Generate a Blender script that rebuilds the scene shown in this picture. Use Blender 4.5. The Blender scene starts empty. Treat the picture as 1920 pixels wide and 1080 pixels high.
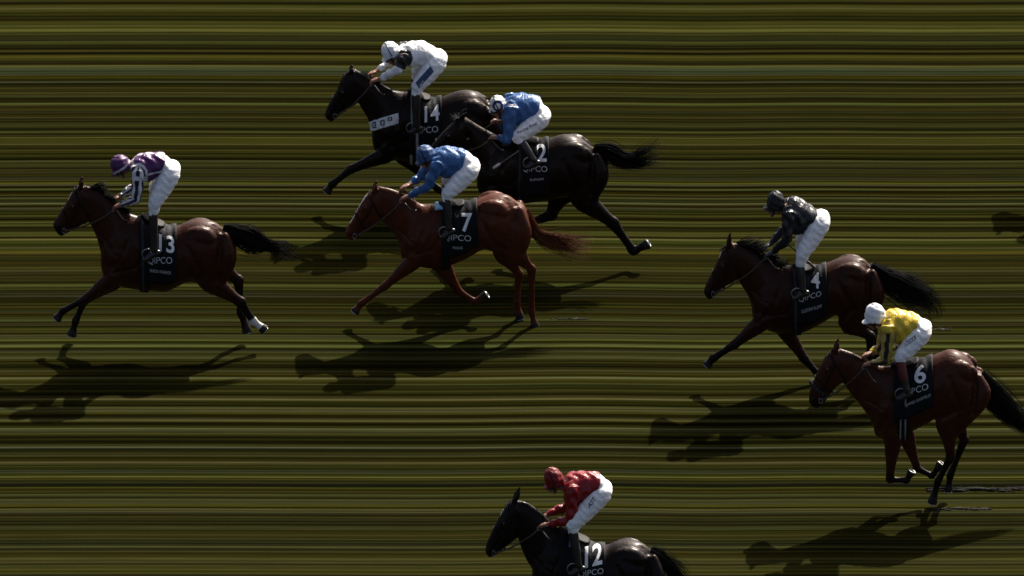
import bpy, bmesh, math, random
import numpy as np
from mathutils import Vector, Matrix
from mathutils.bvhtree import BVHTree
from mathutils.kdtree import KDTree

R = math.radians
SC = bpy.context.scene
COL = SC.collection
rng = random.Random(7)
nrng = np.random.default_rng(7)

# ------------------------------------------------------------------ camera, world, sun, exposure
ELEV = R(21.3)          # the photo-finish camera looks down from the stand
DIST = 300.0
PX = 0.0061             # metres per photo pixel at the middle of the track
CE, SE = math.cos(ELEV), math.sin(ELEV)
CAM = Vector((0, -DIST * CE, DIST * SE))
RIGHT, UP, FWD = Vector((1, 0, 0)), Vector((0, SE, CE)), Vector((0, CE, -SE))
cd = bpy.data.cameras.new('camera')
cam = bpy.data.objects.new('camera', cd); COL.objects.link(cam)
cam.location = CAM
cam.rotation_euler = (math.pi / 2 - ELEV, 0, 0)
cd.sensor_width = 36.0
cd.lens = 36.0 * DIST / (1920 * PX)
cd.clip_start, cd.clip_end = 1.0, 9000.0
SC.camera = cam

SUN_EL, SUN_AZ = R(42.2), R(27.3)
world = bpy.data.worlds.new('World'); SC.world = world
world.use_nodes = True
wn, wl = world.node_tree.nodes, world.node_tree.links
sky = wn.new('ShaderNodeTexSky'); sky.sky_type = 'NISHITA'
sky.sun_disc = False; sky.air_density = .5; sky.dust_density = 5.0; sky.ozone_density = .3; sky.sun_elevation = SUN_EL; sky.sun_rotation = SUN_AZ
wn['Background'].inputs['Strength'].default_value = 0.094
wl.new(sky.outputs[0], wn['Background'].inputs['Color'])
sd = bpy.data.lights.new('sun', 'SUN'); sd.energy = 5.0; sd.angle = R(0.53); sd.color = (1.0, 0.95, 0.86)
sun = bpy.data.objects.new('sun', sd); COL.objects.link(sun)
sv = Vector((math.sin(SUN_AZ) * math.cos(SUN_EL), math.cos(SUN_AZ) * math.cos(SUN_EL), math.sin(SUN_EL)))
sun.rotation_euler = (-sv).to_track_quat('-Z', 'Y').to_euler()
sun.location = (20, 30, 40)
SC.view_settings.view_transform = 'Standard'
SC.view_settings.look = 'None'
SC.view_settings.exposure = 0.9
SC.view_settings.gamma = 1.0

# ------------------------------------------------------------------ photo pixel <-> world
def ray(px, py):
    return FWD * DIST + RIGHT * ((px - 960) * PX) + UP * ((540 - py) * PX)
def on_plane(px, py, Y):
    d = ray(px, py); t = (Y - CAM.y) / d.y
    return CAM + d * t
def on_ground(px, py):
    d = ray(px, py); t = -CAM.z / d.z
    return CAM + d * t

# ------------------------------------------------------------------ materials
def srgb(r, g, b):
    f = lambda c: (c / 255 / 12.92) if c / 255 <= .04045 else ((c / 255 + .055) / 1.055) ** 2.4
    return (f(r), f(g), f(b))

def material(name, color=None, rough=.6, spec=.5, attr=False, metal=0, noise=0., nscale=30., bump=0., bscale=60., bstretch=(1, 1, 1), sheen=0., coat=0., bdist=.01, stint=None):
    m = bpy.data.materials.new(name); m.use_nodes = True
    n, l = m.node_tree.nodes, m.node_tree.links
    p = n['Principled BSDF']
    p.inputs['Roughness'].default_value = rough
    p.inputs['Specular IOR Level'].default_value = spec
    p.inputs['Metallic'].default_value = metal
    p.inputs['Sheen Weight'].default_value = sheen
    p.inputs['Coat Weight'].default_value = coat; p.inputs['Coat Roughness'].default_value = .27
    if stint: p.inputs['Specular Tint'].default_value = (*stint, 1)
    tc = n.new('ShaderNodeTexCoord')
    src = None
    if attr:
        a = n.new('ShaderNodeAttribute'); a.attribute_name = 'tint'; src = a.outputs['Color']
    else:
        c = n.new('ShaderNodeRGB'); c.outputs[0].default_value = (*color, 1); src = c.outputs[0]
    if noise > 0:
        t = n.new('ShaderNodeTexNoise'); t.inputs['Scale'].default_value = nscale; t.inputs['Detail'].default_value = 5
        l.new(tc.outputs['Object'], t.inputs['Vector'])
        mr = n.new('ShaderNodeMapRange')
        mr.inputs['From Min'].default_value = .3; mr.inputs['From Max'].default_value = .7
        mr.inputs['To Min'].default_value = 1 - noise; mr.inputs['To Max'].default_value = 1 + noise
        l.new(t.outputs['Fac'], mr.inputs['Value'])
        mx = n.new('ShaderNodeVectorMath'); mx.operation = 'SCALE'
        l.new(src, mx.inputs[0]); l.new(mr.outputs[0], mx.inputs['Scale'])
        src = mx.outputs[0]
    l.new(src, p.inputs['Base Color'])
    if bump > 0:
        mp = n.new('ShaderNodeMapping'); mp.inputs['Scale'].default_value = bstretch
        l.new(tc.outputs['Object'], mp.inputs['Vector'])
        t2 = n.new('ShaderNodeTexNoise'); t2.inputs['Scale'].default_value = bscale; t2.inputs['Detail'].default_value = 4
        t2.inputs['Distortion'].default_value = .6
        l.new(mp.outputs[0], t2.inputs['Vector'])
        b = n.new('ShaderNodeBump'); b.inputs['Strength'].default_value = bump; b.inputs['Distance'].default_value = bdist
        l.new(t2.outputs['Fac'], b.inputs['Height']); l.new(b.outputs[0], p.inputs['Normal'])
    return m

M_COAT = material('horse_coat', attr=True, rough=.52, spec=.10, coat=.16, stint=(1, .62, .45), noise=.25, nscale=14, bump=.45, bscale=34, bdist=.012, bstretch=(.8, 1, 1.3))
M_HAIR = material('horse_hair', attr=True, rough=.6, spec=.1, noise=.3, nscale=40)
M_SKIN = material('skin', attr=True, rough=.5, spec=.4, noise=.1, nscale=50)
M_SILK = material('silk', attr=True, rough=.33, spec=.34, noise=.06, nscale=20, bump=.8, bscale=11, bstretch=(1.6, .7, .5), bdist=.03)
M_BREECH = material('breeches_fabric', attr=True, rough=.7, spec=.15, noise=.07, nscale=25, bump=.6, bscale=18, bstretch=(.7, .8, 1.7), bdist=.02)
M_BOOT = material('boot_leather', attr=True, rough=.33, spec=.5, noise=.15, nscale=40, bump=.15, bscale=30)
M_HELMET = material('helmet_cloth', attr=True, rough=.45, spec=.25, noise=.05, nscale=30, bump=.4, bscale=22, bdist=.015)
M_CLOTH = material('saddle_cloth_fabric', attr=True, rough=.7, spec=.15, noise=.15, nscale=40, bump=.5, bscale=20, bdist=.012)
M_WHITE = material('white_print', color=(.78, .78, .76), rough=.6, noise=.06, nscale=60)
M_GREYP = material('grey_print', color=(.52, .52, .50), rough=.6, noise=.06, nscale=60)
M_BLACKP = material('dark_print', color=(.012, .012, .014), rough=.6, noise=.06, nscale=60)
M_BLUEP = material('blue_print', color=(.018, .04, .11), rough=.55, noise=.1, nscale=60)
M_LEATHER = material('leather_strap', color=(.009, .007, .006), rough=.6, spec=.12, noise=.2, nscale=60, bump=.1)
M_TAN = material('rein_rubber', color=(.06, .036, .02), rough=.5, noise=.2, nscale=60, bump=.1)
M_STEEL = material('polished_steel', color=(.32, .32, .31), rough=.32, metal=1, noise=.1)
M_ALU = material('worn_aluminium', color=(.5, .5, .48), rough=.42, metal=.7, noise=.15)
M_EYE = material('eye_gloss', color=(.008, .006, .005), rough=.06, spec=.8, noise=.05)
M_GOGGLE = material('goggle_lens', color=(.015, .015, .02), rough=.12, spec=.7, noise=.05)
M_WHIP = material('whip_stick', attr=True, rough=.45, noise=.1)
M_CLOD = material('torn_turf', attr=True, rough=.9, spec=.2, noise=.4, nscale=60, bump=.8, bscale=90)

def turf_material():
    m = bpy.data.materials.new('striped_turf'); m.use_nodes = True
    n, l = m.node_tree.nodes, m.node_tree.links
    p = n['Principled BSDF']; p.inputs['Roughness'].default_value = 1.0; p.inputs['Specular IOR Level'].default_value = 0.0
    a = n.new('ShaderNodeAttribute'); a.attribute_name = 'tint'
    tc = n.new('ShaderNodeTexCoord')
    mp = n.new('ShaderNodeMapping'); mp.inputs['Scale'].default_value = (.55, 22, 1)
    l.new(tc.outputs['Object'], mp.inputs['Vector'])
    t = n.new('ShaderNodeTexNoise'); t.inputs['Scale'].default_value = 2.2; t.inputs['Detail'].default_value = 5; t.inputs['Roughness'].default_value = .62
    l.new(mp.outputs[0], t.inputs['Vector'])
    mr = n.new('ShaderNodeMapRange'); mr.inputs['From Min'].default_value = .28; mr.inputs['From Max'].default_value = .72
    mr.inputs['To Min'].default_value = .72; mr.inputs['To Max'].default_value = 1.28
    l.new(t.outputs['Fac'], mr.inputs['Value'])
    mx = n.new('ShaderNodeVectorMath'); mx.operation = 'SCALE'
    l.new(a.outputs['Color'], mx.inputs[0]); l.new(mr.outputs[0], mx.inputs['Scale'])
    # slow drift of hue along the course
    mp2 = n.new('ShaderNodeMapping'); mp2.inputs['Scale'].default_value = (.35, 9, 1); mp2.inputs['Location'].default_value = (3, 7, 0)
    l.new(tc.outputs['Object'], mp2.inputs['Vector'])
    t2 = n.new('ShaderNodeTexNoise'); t2.inputs['Scale'].default_value = 1.6; t2.inputs['Detail'].default_value = 3
    l.new(mp2.outputs[0], t2.inputs['Vector'])
    mr2 = n.new('ShaderNodeMapRange'); mr2.inputs['From Min'].default_value = .35; mr2.inputs['From Max'].default_value = .7
    l.new(t2.outputs['Fac'], mr2.inputs['Value'])
    mm = n.new('ShaderNodeMix'); mm.data_type = 'RGBA'; mm.blend_type = 'MULTIPLY'
    l.new(mr2.outputs[0], mm.inputs['Factor']); l.new(mx.outputs[0], mm.inputs[6]); mm.inputs[7].default_value = (1.12, .97, .95, 1)
    l.new(mm.outputs[2], p.inputs['Base Color'])
    return m

# ------------------------------------------------------------------ turf: one sheet, its streaks run along the course
STRIPES = []
def stripes(y0, k, rows):
    for Y, c in rows: STRIPES.append((y0 + Y / k, c))
stripes(60, 3.857, [(20,(48,50,30)),(45,(52,54,30)),(48,(70,72,36)),(53,(48,50,28)),(60,(40,40,42)),(70,(58,62,26)),(95,(62,66,30)),(108,(60,62,26)),(116,(32,28,8)),(126,(30,26,8)),(140,(46,38,18)),(156,(26,22,3)),(176,(68,60,16)),(190,(66,62,18)),(206,(45,44,10)),(226,(50,40,22)),(237,(40,34,10)),(245,(85,80,48)),(250,(60,62,44)),(268,(62,74,60)),(285,(48,62,52)),(300,(60,72,58)),(311,(74,74,56)),(318,(50,48,18)),(326,(74,68,16)),(338,(54,52,12)),(347,(34,32,6)),(365,(50,50,44)),(374,(28,28,16)),(382,(17,17,2)),(392,(22,20,3)),(404,(48,44,18)),(430,(44,44,16)),(445,(54,52,22)),(466,(58,60,32)),(480,(40,38,14)),(490,(35,28,8)),(502,(19,16,2)),(508,(34,32,8)),(515,(74,80,40)),(528,(56,58,26)),(540,(40,40,14)),(555,(56,43,18)),(566,(42,36,12)),(580,(52,52,38)),(588,(34,32,14)),(597,(20,18,3)),(606,(40,36,12)),(616,(58,50,26)),(632,(46,44,18)),(650,(28,27,6)),(666,(62,64,32)),(678,(48,48,20)),(688,(32,32,12)),(706,(21,21,14)),(716,(38,38,18)),(725,(52,52,26)),(740,(30,28,6)),(752,(66,62,34)),(765,(68,64,22)),(798,(66,62,17)),(808,(64,58,22)),(812,(92,84,48)),(820,(40,36,12)),(834,(34,32,8)),(850,(58,48,16)),(862,(44,40,10)),(885,(40,40,8)),(920,(44,44,10)),(935,(64,66,42)),(948,(46,48,18)),(961,(68,70,40)),(972,(46,46,20)),(990,(58,56,42)),(1003,(46,46,18)),(1016,(68,68,40)),(1028,(48,48,20)),(1042,(44,44,14)),(1055,(70,68,56))])
stripes(330, 7.2, [(35,(62,60,45)),(60,(56,54,34)),(78,(36,34,2)),(95,(64,66,20)),(120,(66,64,48)),(136,(52,48,32)),(148,(30,23,10)),(165,(44,44,18)),(185,(73,76,40)),(205,(46,42,14)),(240,(44,35,4)),(265,(56,50,24)),(285,(76,76,45)),(305,(64,64,36)),(330,(37,38,14)),(350,(56,58,36)),(375,(70,68,54)),(392,(54,52,26)),(408,(60,50,20)),(425,(48,40,16)),(440,(78,74,58)),(455,(58,56,40)),(472,(42,45,9)),(490,(60,62,18)),(496,(76,80,26)),(505,(44,44,8)),(516,(36,36,2)),(540,(70,70,24)),(555,(52,48,12)),(565,(68,66,26)),(582,(40,37,2)),(605,(48,46,6)),(630,(82,86,40)),(655,(84,88,42)),(675,(58,60,22)),(692,(25,21,2)),(715,(54,52,24)),(742,(40,38,6)),(768,(78,78,34)),(785,(62,62,22)),(800,(78,78,40)),(818,(62,58,20)),(837,(46,38,10)),(848,(80,76,44)),(858,(128,124,74)),(870,(92,92,50)),(885,(52,58,18)),(925,(54,60,18)),(955,(46,46,18)),(970,(82,80,46)),(985,(46,44,20)),(1000,(60,64,14)),(1025,(54,46,10)),(1050,(58,52,14))])
stripes(460, 3.857, [(64,(46,38,12)),(76,(43,34,12)),(96,(31,31,8)),(115,(44,40,12)),(132,(50,40,12)),(148,(60,58,20)),(156,(80,84,30)),(166,(52,50,18)),(186,(74,70,42)),(200,(58,54,26)),(216,(43,39,12)),(240,(62,52,22)),(256,(46,42,14)),(267,(27,27,6)),(280,(60,62,26)),(293,(98,108,50)),(303,(70,76,36)),(320,(56,60,26)),(332,(48,48,22)),(346,(66,64,48)),(358,(52,50,34)),(370,(69,65,60)),(382,(48,44,22)),(396,(35,31,8)),(412,(38,35,9)),(435,(76,78,30)),(446,(54,50,12)),(457,(40,33,4)),(480,(60,66,42)),(490,(54,50,22)),(498,(48,38,8)),(516,(36,36,12)),(530,(58,60,32)),(546,(73,77,46)),(562,(58,54,32)),(576,(62,50,34)),(597,(43,45,12)),(612,(66,68,24)),(626,(83,83,30)),(640,(66,66,32)),(660,(78,80,56)),(680,(70,74,40)),(690,(100,108,48)),(697,(70,76,30)),(706,(44,48,14)),(718,(76,84,48)),(726,(100,110,68)),(734,(70,78,40)),(746,(36,40,12)),(766,(70,68,58)),(778,(52,52,30)),(792,(56,58,28)),(816,(82,84,60)),(826,(52,52,24)),(842,(37,35,8)),(865,(56,48,20)),(887,(34,32,8)),(911,(70,64,40)),(928,(56,50,20)),(947,(56,48,8)),(960,(114,114,82)),(970,(72,70,36)),(986,(73,67,18)),(1010,(80,84,44)),(1024,(58,60,22)),(1042,(36,36,8))])
stripes(620, 3.31, [(380,(62,58,24)),(398,(36,32,2)),(420,(95,86,60)),(432,(70,64,40)),(446,(42,42,10)),(462,(34,32,8)),(480,(66,66,44)),(496,(84,84,62)),(514,(50,48,18)),(530,(35,30,0)),(545,(74,70,44)),(560,(78,74,44)),(575,(42,36,4)),(585,(38,34,2)),(598,(84,90,36)),(610,(92,98,70))])
stripes(780, 3.6, [(110,(60,62,42)),(130,(56,58,20)),(146,(30,30,9)),(157,(25,25,8)),(190,(42,44,16)),(198,(60,62,34)),(212,(77,82,72)),(224,(54,56,42)),(240,(31,31,17)),(252,(50,46,26)),(265,(73,71,50)),(276,(48,46,22)),(286,(39,33,2)),(297,(66,54,16)),(304,(50,42,24)),(313,(75,65,47)),(326,(52,50,24)),(340,(56,58,26)),(360,(36,40,16)),(378,(70,75,67)),(388,(50,54,28)),(397,(62,66,18)),(405,(60,60,24)),(411,(92,93,50)),(419,(66,64,24)),(432,(77,77,26)),(446,(54,54,26)),(456,(43,43,38)),(480,(48,52,20)),(494,(50,48,16)),(506,(62,54,14)),(526,(75,79,48)),(536,(54,56,34)),(547,(37,39,23)),(558,(42,42,30)),(571,(61,65,42)),(584,(72,72,56)),(598,(54,54,26)),(611,(61,57,16)),(622,(60,56,26)),(636,(81,77,58)),(648,(54,52,40)),(657,(41,41,37)),(671,(50,42,18)),(690,(79,77,44)),(704,(56,56,32)),(721,(49,49,26)),(742,(36,38,20)),(758,(56,58,38)),(776,(54,56,16)),(794,(58,54,26)),(812,(62,54,26)),(826,(44,42,22)),(842,(39,41,28)),(868,(44,46,32)),(882,(57,59,44)),(896,(48,48,26)),(916,(67,63,36)),(931,(60,46,12)),(948,(52,48,24)),(980,(67,63,40)),(1004,(56,56,32)),(1020,(48,48,24)),(1038,(60,60,30)),(1051,(54,54,10)),(1068,(72,70,46)),(1082,(50,48,24))])
STRIPES.sort()
TURF_GAIN = 0.36

def build_turf():
    sy = np.array([s[0] for s in STRIPES]); sc = np.array([s[1] for s in STRIPES], float)
    rows = np.arange(-260, 1420, .8)
    cols = np.zeros((len(rows), 3))
    inside = (rows > sy[0]) & (rows < sy[-1])
    for c in range(3): cols[:, c] = np.interp(rows, sy, sc[:, c])
    slow = np.stack([np.convolve(np.pad(cols[:, c], 18, 'edge'), np.hanning(37) / np.hanning(37).sum(), 'valid') for c in range(3)], 1)
    flat = np.array([50, 48.5, 20.])
    cols = np.where(inside[:, None], cols - slow + flat + .45 * (slow - flat), cols)
    fine = np.convolve(nrng.normal(0, 1, len(rows) + 4), [.25, .5, .25], 'same')[:len(rows)]
    wide = np.interp(rows, rows[::9], nrng.normal(0, 1, len(rows[::9])))
    mid = np.interp(rows, rows[::4], nrng.normal(0, 1, len(rows[::4])))
    base = np.array([54, 53, 22.])
    outv = base[None, :] * (1 + .16 * wide[:, None] + .2 * mid[:, None])
    outv[:, 2] += 7 * np.interp(rows, rows[::7], nrng.normal(0, 1, len(rows[::7])))
    cols = np.where(inside[:, None], cols, outv)
    thin = np.interp(rows, rows[::3], nrng.normal(0, 1, len(rows[::3])))
    two = np.interp(rows, rows[::2], nrng.normal(0, 1, len(rows[::2])))
    dark = np.zeros(len(rows)); r2 = np.random.default_rng(3)
    for i in r2.integers(4, len(rows) - 4, 260):
        w = r2.uniform(.8, 1.7); j = np.arange(max(0, i - 6), min(len(rows), i + 7)); dark[j] = np.maximum(dark[j], r2.uniform(.2, .5) * np.exp(-((j - i) / w) ** 2))
    cols = np.clip(cols * (1 + .08 * fine[:, None] + .15 * thin[:, None] + .17 * two[:, None]) * (1.03 - dark[:, None]) + 1.0 * mid[:, None], 3, 200)
    c = cols / 255
    lin = np.where(c <= .04045, c / 12.92, ((c + .055) / 1.055) ** 2.4)
    lum = lin.mean(1, keepdims=True); hue = np.array([.0395, .041, .0105]) / .0303
    lin = (.72 * lin + .28 * lum * hue) * np.array([.935, 1.02, .98]) * TURF_GAIN
    xs = np.concatenate([[-4000, -60], np.linspace(-8, 8, 97), [60, 4000]])
    ys = np.array([on_ground(960, r).y for r in rows])
    order = np.argsort(ys); ys = ys[order]; lin = lin[order]
    ext = lambda a, b, n: np.linspace(a, b, n)
    low, high = np.concatenate([[-4000, -400, -120], ext(-70, ys[0] - .05, 1500)]), np.concatenate([ext(ys[-1] + .05, 70, 1500), [120, 400, 4000]])
    def rnd(n): return TURF_GAIN * np.array([.034, .037, .0095])[None, :] * (1 + .35 * np.clip(nrng.normal(0, 1, (n, 1)), -1.6, 2))
    Y = np.concatenate([low, ys, high]); L = np.concatenate([rnd(len(low)), lin, rnd(len(high))])
    nx, ny = len(xs), len(Y)
    wave = .022 * np.sin(xs * 1.9 + .6) * np.exp(-((xs - 2.2) / 2.6) ** 2) + .01 * np.sin(xs * 1.1) * (abs(xs) < 9)
    V = np.zeros((ny, nx, 3)); V[:, :, 0] = xs[None, :]
    V[:, :, 1] = Y[:, None] + wave[None, :] * ((np.abs(Y) < 40)[:, None])
    idx = np.arange(ny * nx).reshape(ny, nx)
    F = np.stack([idx[:-1, :-1], idx[:-1, 1:], idx[1:, 1:], idx[1:, :-1]], -1).reshape(-1, 4)
    me = bpy.data.meshes.new('turf')
    me.from_pydata(V.reshape(-1, 3).tolist(), [], F.tolist())
    at = me.attributes.new('tint', 'FLOAT_COLOR', 'POINT')
    C = np.ones((ny, nx, 4), np.float32); C[:, :, :3] = L[:, None, :]
    at.data.foreach_set('color', C.ravel())
    me.materials.append(turf_material())
    o = bpy.data.objects.new('turf', me); COL.objects.link(o); o['kind'] = 'structure'
    return o
build_turf()

# ------------------------------------------------------------------ mesh kit
class Geo:
    def __init__(s): s.v, s.f = [], []
    def add(s, vf):
        b = len(s.v); s.v += [Vector(p) for p in vf[0]]; s.f += [[b + i for i in f] for f in vf[1]]; return s

def catmull(P, sub):
    P = np.array(P, float); n = len(P)
    if n < 3 or sub < 2:
        if n == 2 and sub > 1: return np.array([P[0] + (P[1] - P[0]) * t for t in np.linspace(0, 1, sub + 1)])
        return P
    out = []
    for i in range(n - 1):
        p0 = P[i - 1] if i else 2 * P[0] - P[1]
        p1, p2 = P[i], P[i + 1]
        p3 = P[i + 2] if i + 2 < n else 2 * P[-1] - P[-2]
        for k in range(sub):
            t = k / sub
            out.append(.5 * (2 * p1 + (p2 - p0) * t + (2 * p0 - 5 * p1 + 4 * p2 - p3) * t * t + (3 * p1 - p0 - 3 * p2 + p3) * t ** 3))
    out.append(P[-1]); return np.array(out)

def skin_rings(rings, n):
    v, f = [], []
    for r in rings: v += r
    m = len(rings)
    for i in range(m - 1):
        for j in range(n):
            a, b = i * n + j, i * n + (j + 1) % n
            f.append([a, b, b + n, a + n])
    f.append(list(range(n))[::-1]); f.append([(m - 1) * n + j for j in range(n)])
    return v, f

LAT = Vector((0, 1, 0))
def ring(A, B, w, n, e=1.0):
    c = (A + B) / 2; h = (A - B) / 2
    L = max(h.length, 1e-6)
    f = math.sqrt(1 - min(.7, w * SE * abs(h.normalized().dot(UP)) / L) ** 2)
    h = h * f
    out = []
    for j in range(n):
        a = 2 * math.pi * j / n
        ca, sa = math.cos(a), math.sin(a)
        out.append(c + h * math.copysign(abs(ca) ** e, ca) + LAT * (w * math.copysign(abs(sa) ** e, sa)))
    return out

def loft(rs, sub=4, n=28, cap0=0., cap1=0., e=1.0):
    """rs: (A, B, w) - the top and bottom points of a section in the middle plane, w its half width."""
    P = catmull([[*a, *b, w] for a, b, w in rs], sub)
    secs = [(Vector(p[:3]), Vector(p[3:6]), p[6]) for p in P]
    def capr(sec, nxt, cap):
        c = (sec[0] + sec[1]) / 2; c2 = (nxt[0] + nxt[1]) / 2
        d = (c - c2).normalized()
        res = []
        for q in (.45, .75, .93):
            s = math.sqrt(1 - q * q); o = c + d * cap * q
            res.append((o + (sec[0] - c) * s, o + (sec[1] - c) * s, sec[2] * s))
        return res
    if cap0 > 0: secs = capr(secs[0], secs[1], cap0)[::-1] + secs
    if cap1 > 0: secs = secs + capr(secs[-1], secs[-2], cap1)
    return skin_rings([ring(a, b, w, n, e) for a, b, w in secs], n)

def tube(pts, rads, sub=4, n=16, cap=True, flat_end=False):
    """rads: (in-plane radius, lateral radius) per point, or one number."""
    rads = [(r, r) if not isinstance(r, tuple) else r for r in rads]
    P = catmull([[*p, *r] for p, r in zip(pts, rads)], sub)
    Q = [Vector(p[:3]) for p in P]; RR = [(max(p[3], .001), max(p[4], .001)) for p in P]
    rings = []
    m = len(Q)
    for i in range(m):
        T = (Q[min(i + 1, m - 1)] - Q[max(i - 1, 0)]).normalized()
        N0 = LAT if abs(T.y) < .95 else Vector((1, 0, 0))
        Bn = T.cross(N0).normalized(); N = Bn.cross(T).normalized()
        r = RR[i]
        mk = lambda c, s: [c + Bn * (r[0] * s * math.cos(2 * math.pi * j / n)) + N * (r[1] * s * math.sin(2 * math.pi * j / n)) for j in range(n)]
        if cap and i == 0: rings += [mk(Q[0] - T * min(r) * q, math.sqrt(1 - q * q)) for q in (.92, .6)]
        rings.append(mk(Q[i], 1))
        if cap and i == m - 1 and not flat_end: rings += [mk(Q[i] + T * min(r) * q, math.sqrt(1 - q * q)) for q in (.6, .92)]
    return skin_rings(rings, n)

def ellipsoid(c, ax, n=16, m=10):
    rings = []
    for i in range(m + 1):
        t = math.pi * (.02 + .96 * i / m)
        rings.append([c + ax[2] * math.cos(t) + ax[0] * (math.sin(t) * math.cos(2 * math.pi * j / n)) + ax[1] * (math.sin(t) * math.sin(2 * math.pi * j / n)) for j in range(n)])
    return skin_rings(rings, n)

def torus(c, a, b, r, rad, n=20, m=6, arc=1.0):
    """ring of radius r in the plane of unit vectors a, b."""
    v, f = [], []
    nn = a.cross(b).normalized()
    k = n if arc >= 1 else n + 1
    for i in range(k):
        t = 2 * math.pi * arc * i / n
        d = a * math.cos(t) + b * math.sin(t)
        for j in range(m):
            s = 2 * math.pi * j / m
            v.append(c + d * (r + rad * math.cos(s)) + nn * rad * math.sin(s))
    for i in range(n if arc >= 1 else n):
        for j in range(m):
            a0, a1 = i * m + j, i * m + (j + 1) % m
            b0, b1 = ((i + 1) % k) * m + j, ((i + 1) % k) * m + (j + 1) % m
            f.append([a0, a1, b1, b0])
    return v, f

def mesh_from(geo, name):
    me = bpy.data.meshes.new(name)
    me.from_pydata([tuple(p) for p in geo.v], [], geo.f); me.update()
    return me

def fused(geo, name, voxel, smooth=4, factor=.5):
    """all the overlapping shapes grown into one continuous surface"""
    bm = bmesh.new()
    me = mesh_from(geo, name + '_raw'); bm.from_mesh(me)
    bmesh.ops.recalc_face_normals(bm, faces=bm.faces); bm.to_mesh(me); bm.free()
    o = bpy.data.objects.new('raw', me); COL.objects.link(o)
    md = o.modifiers.new('r', 'REMESH'); md.mode = 'VOXEL'; md.voxel_size = voxel; md.use_smooth_shade = True
    if smooth:
        s = o.modifiers.new('s', 'SMOOTH'); s.factor = factor; s.iterations = smooth
    dg = bpy.context.evaluated_depsgraph_get()
    out = bpy.data.meshes.new_from_object(o.evaluated_get(dg)); out.name = name
    bpy.data.objects.remove(o); bpy.data.meshes.remove(me)
    return out

def co(me):
    a = np.empty(len(me.vertices) * 3, np.float32); me.vertices.foreach_get('co', a); return a.reshape(-1, 3)
def normals(me):
    a = np.empty(len(me.vertices) * 3, np.float32); me.vertices.foreach_get('normal', a); return a.reshape(-1, 3)
def set_co(me, a):
    me.vertices.foreach_set('co', np.ascontiguousarray(a, np.float32).ravel()); me.update()
def tint(me, colours):
    at = me.attributes.get('tint') or me.attributes.new('tint', 'FLOAT_COLOR', 'POINT')
    c = np.ones((len(me.vertices), 4), np.float32); c[:, :3] = colours
    at.data.foreach_set('color', c.ravel())
def smooth(me):
    me.polygons.foreach_set('use_smooth', [True] * len(me.polygons)); me.update()

def seg_dist(P, line):
    """distance of points to a polyline and the parameter (in segments) of the nearest point"""
    best = np.full(len(P), 1e9); par = np.zeros(len(P))
    for i in range(len(line) - 1):
        a, b = np.array(line[i]), np.array(line[i + 1]); ab = b - a
        t = np.clip(((P - a) @ ab) / max(ab @ ab, 1e-9), 0, 1)
        d = np.linalg.norm(P - (a + t[:, None] * ab), axis=1)
        m = d < best; best[m] = d[m]; par[m] = i + t[m]
    return best, par
def sstep(x, a, b):
    t = np.clip((x - a) / (b - a), 0, 1); return t * t * (3 - 2 * t)
def mixc(c, d, m):
    return c * (1 - m[:, None]) + np.array(d)[None, :] * m[:, None]

def link(name, me, mat, parent=None, base=None, sm=True):
    """one mesh object; world-space vertices are moved to the local frame of its thing's base point"""
    if base is not None:
        a = co(me); a -= np.array(base, np.float32); set_co(me, a)
    me.materials.clear(); me.materials.append(mat)
    if sm: smooth(me)
    o = bpy.data.objects.new(name, me); COL.objects.link(o); me.name = name
    if parent is not None: o.parent = parent
    elif base is not None: o.location = base
    return o
def tag(o, label, cat, group=None):
    o['label'] = label; o['category'] = cat
    if group: o['group'] = group
    return o

def decal_from_2d(verts, faces, name, quad, targets, off=.004, maxlen=.02):
    """wraps a flat drawing (unit square) on a surface: quad = photo pixels of its lower left, lower right, upper left corner"""
    BL, BR, TL = [np.array(q, float) for q in quad]
    bm = bmesh.new()
    W = np.linalg.norm(BR - BL) * PX; H = np.linalg.norm(TL - BL) * PX
    bv = [bm.verts.new((x * W, y * H, 0)) for x, y in verts]
    for f in faces:
        try: bm.faces.new([bv[i] for i in f])
        except ValueError: pass
    bmesh.ops.remove_doubles(bm, verts=bm.verts, dist=1e-5)
    bmesh.ops.triangulate(bm, faces=bm.faces)
    for _ in range(4):
        es = [e for e in bm.edges if e.calc_length() > maxlen]
        if not es: break
        bmesh.ops.subdivide_edges(bm, edges=es, cuts=1, use_grid_fill=False)
        bmesh.ops.triangulate(bm, faces=[f for f in bm.faces if len(f.verts) > 3])
    dead = []
    for v in bm.verts:
        u, w = v.co.x / W, v.co.y / H
        q = BL + (BR - BL) * u + (TL - BL) * w
        d = ray(q[0], q[1]).normalized(); hit = None
        for bvh in targets:
            h = bvh.ray_cast(CAM, d)
            if h[0] is not None and (hit is None or h[3] < hit[3]): hit = h
        if hit is None: dead.append(v)
        else:
            nrm = hit[1] if hit[1].dot(d) < 0 else -hit[1]
            v.co = hit[0] + nrm * off
    bmesh.ops.delete(bm, geom=dead, context='VERTS')
    me = bpy.data.meshes.new(name); bm.to_mesh(me); bm.free()
    return me

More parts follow.
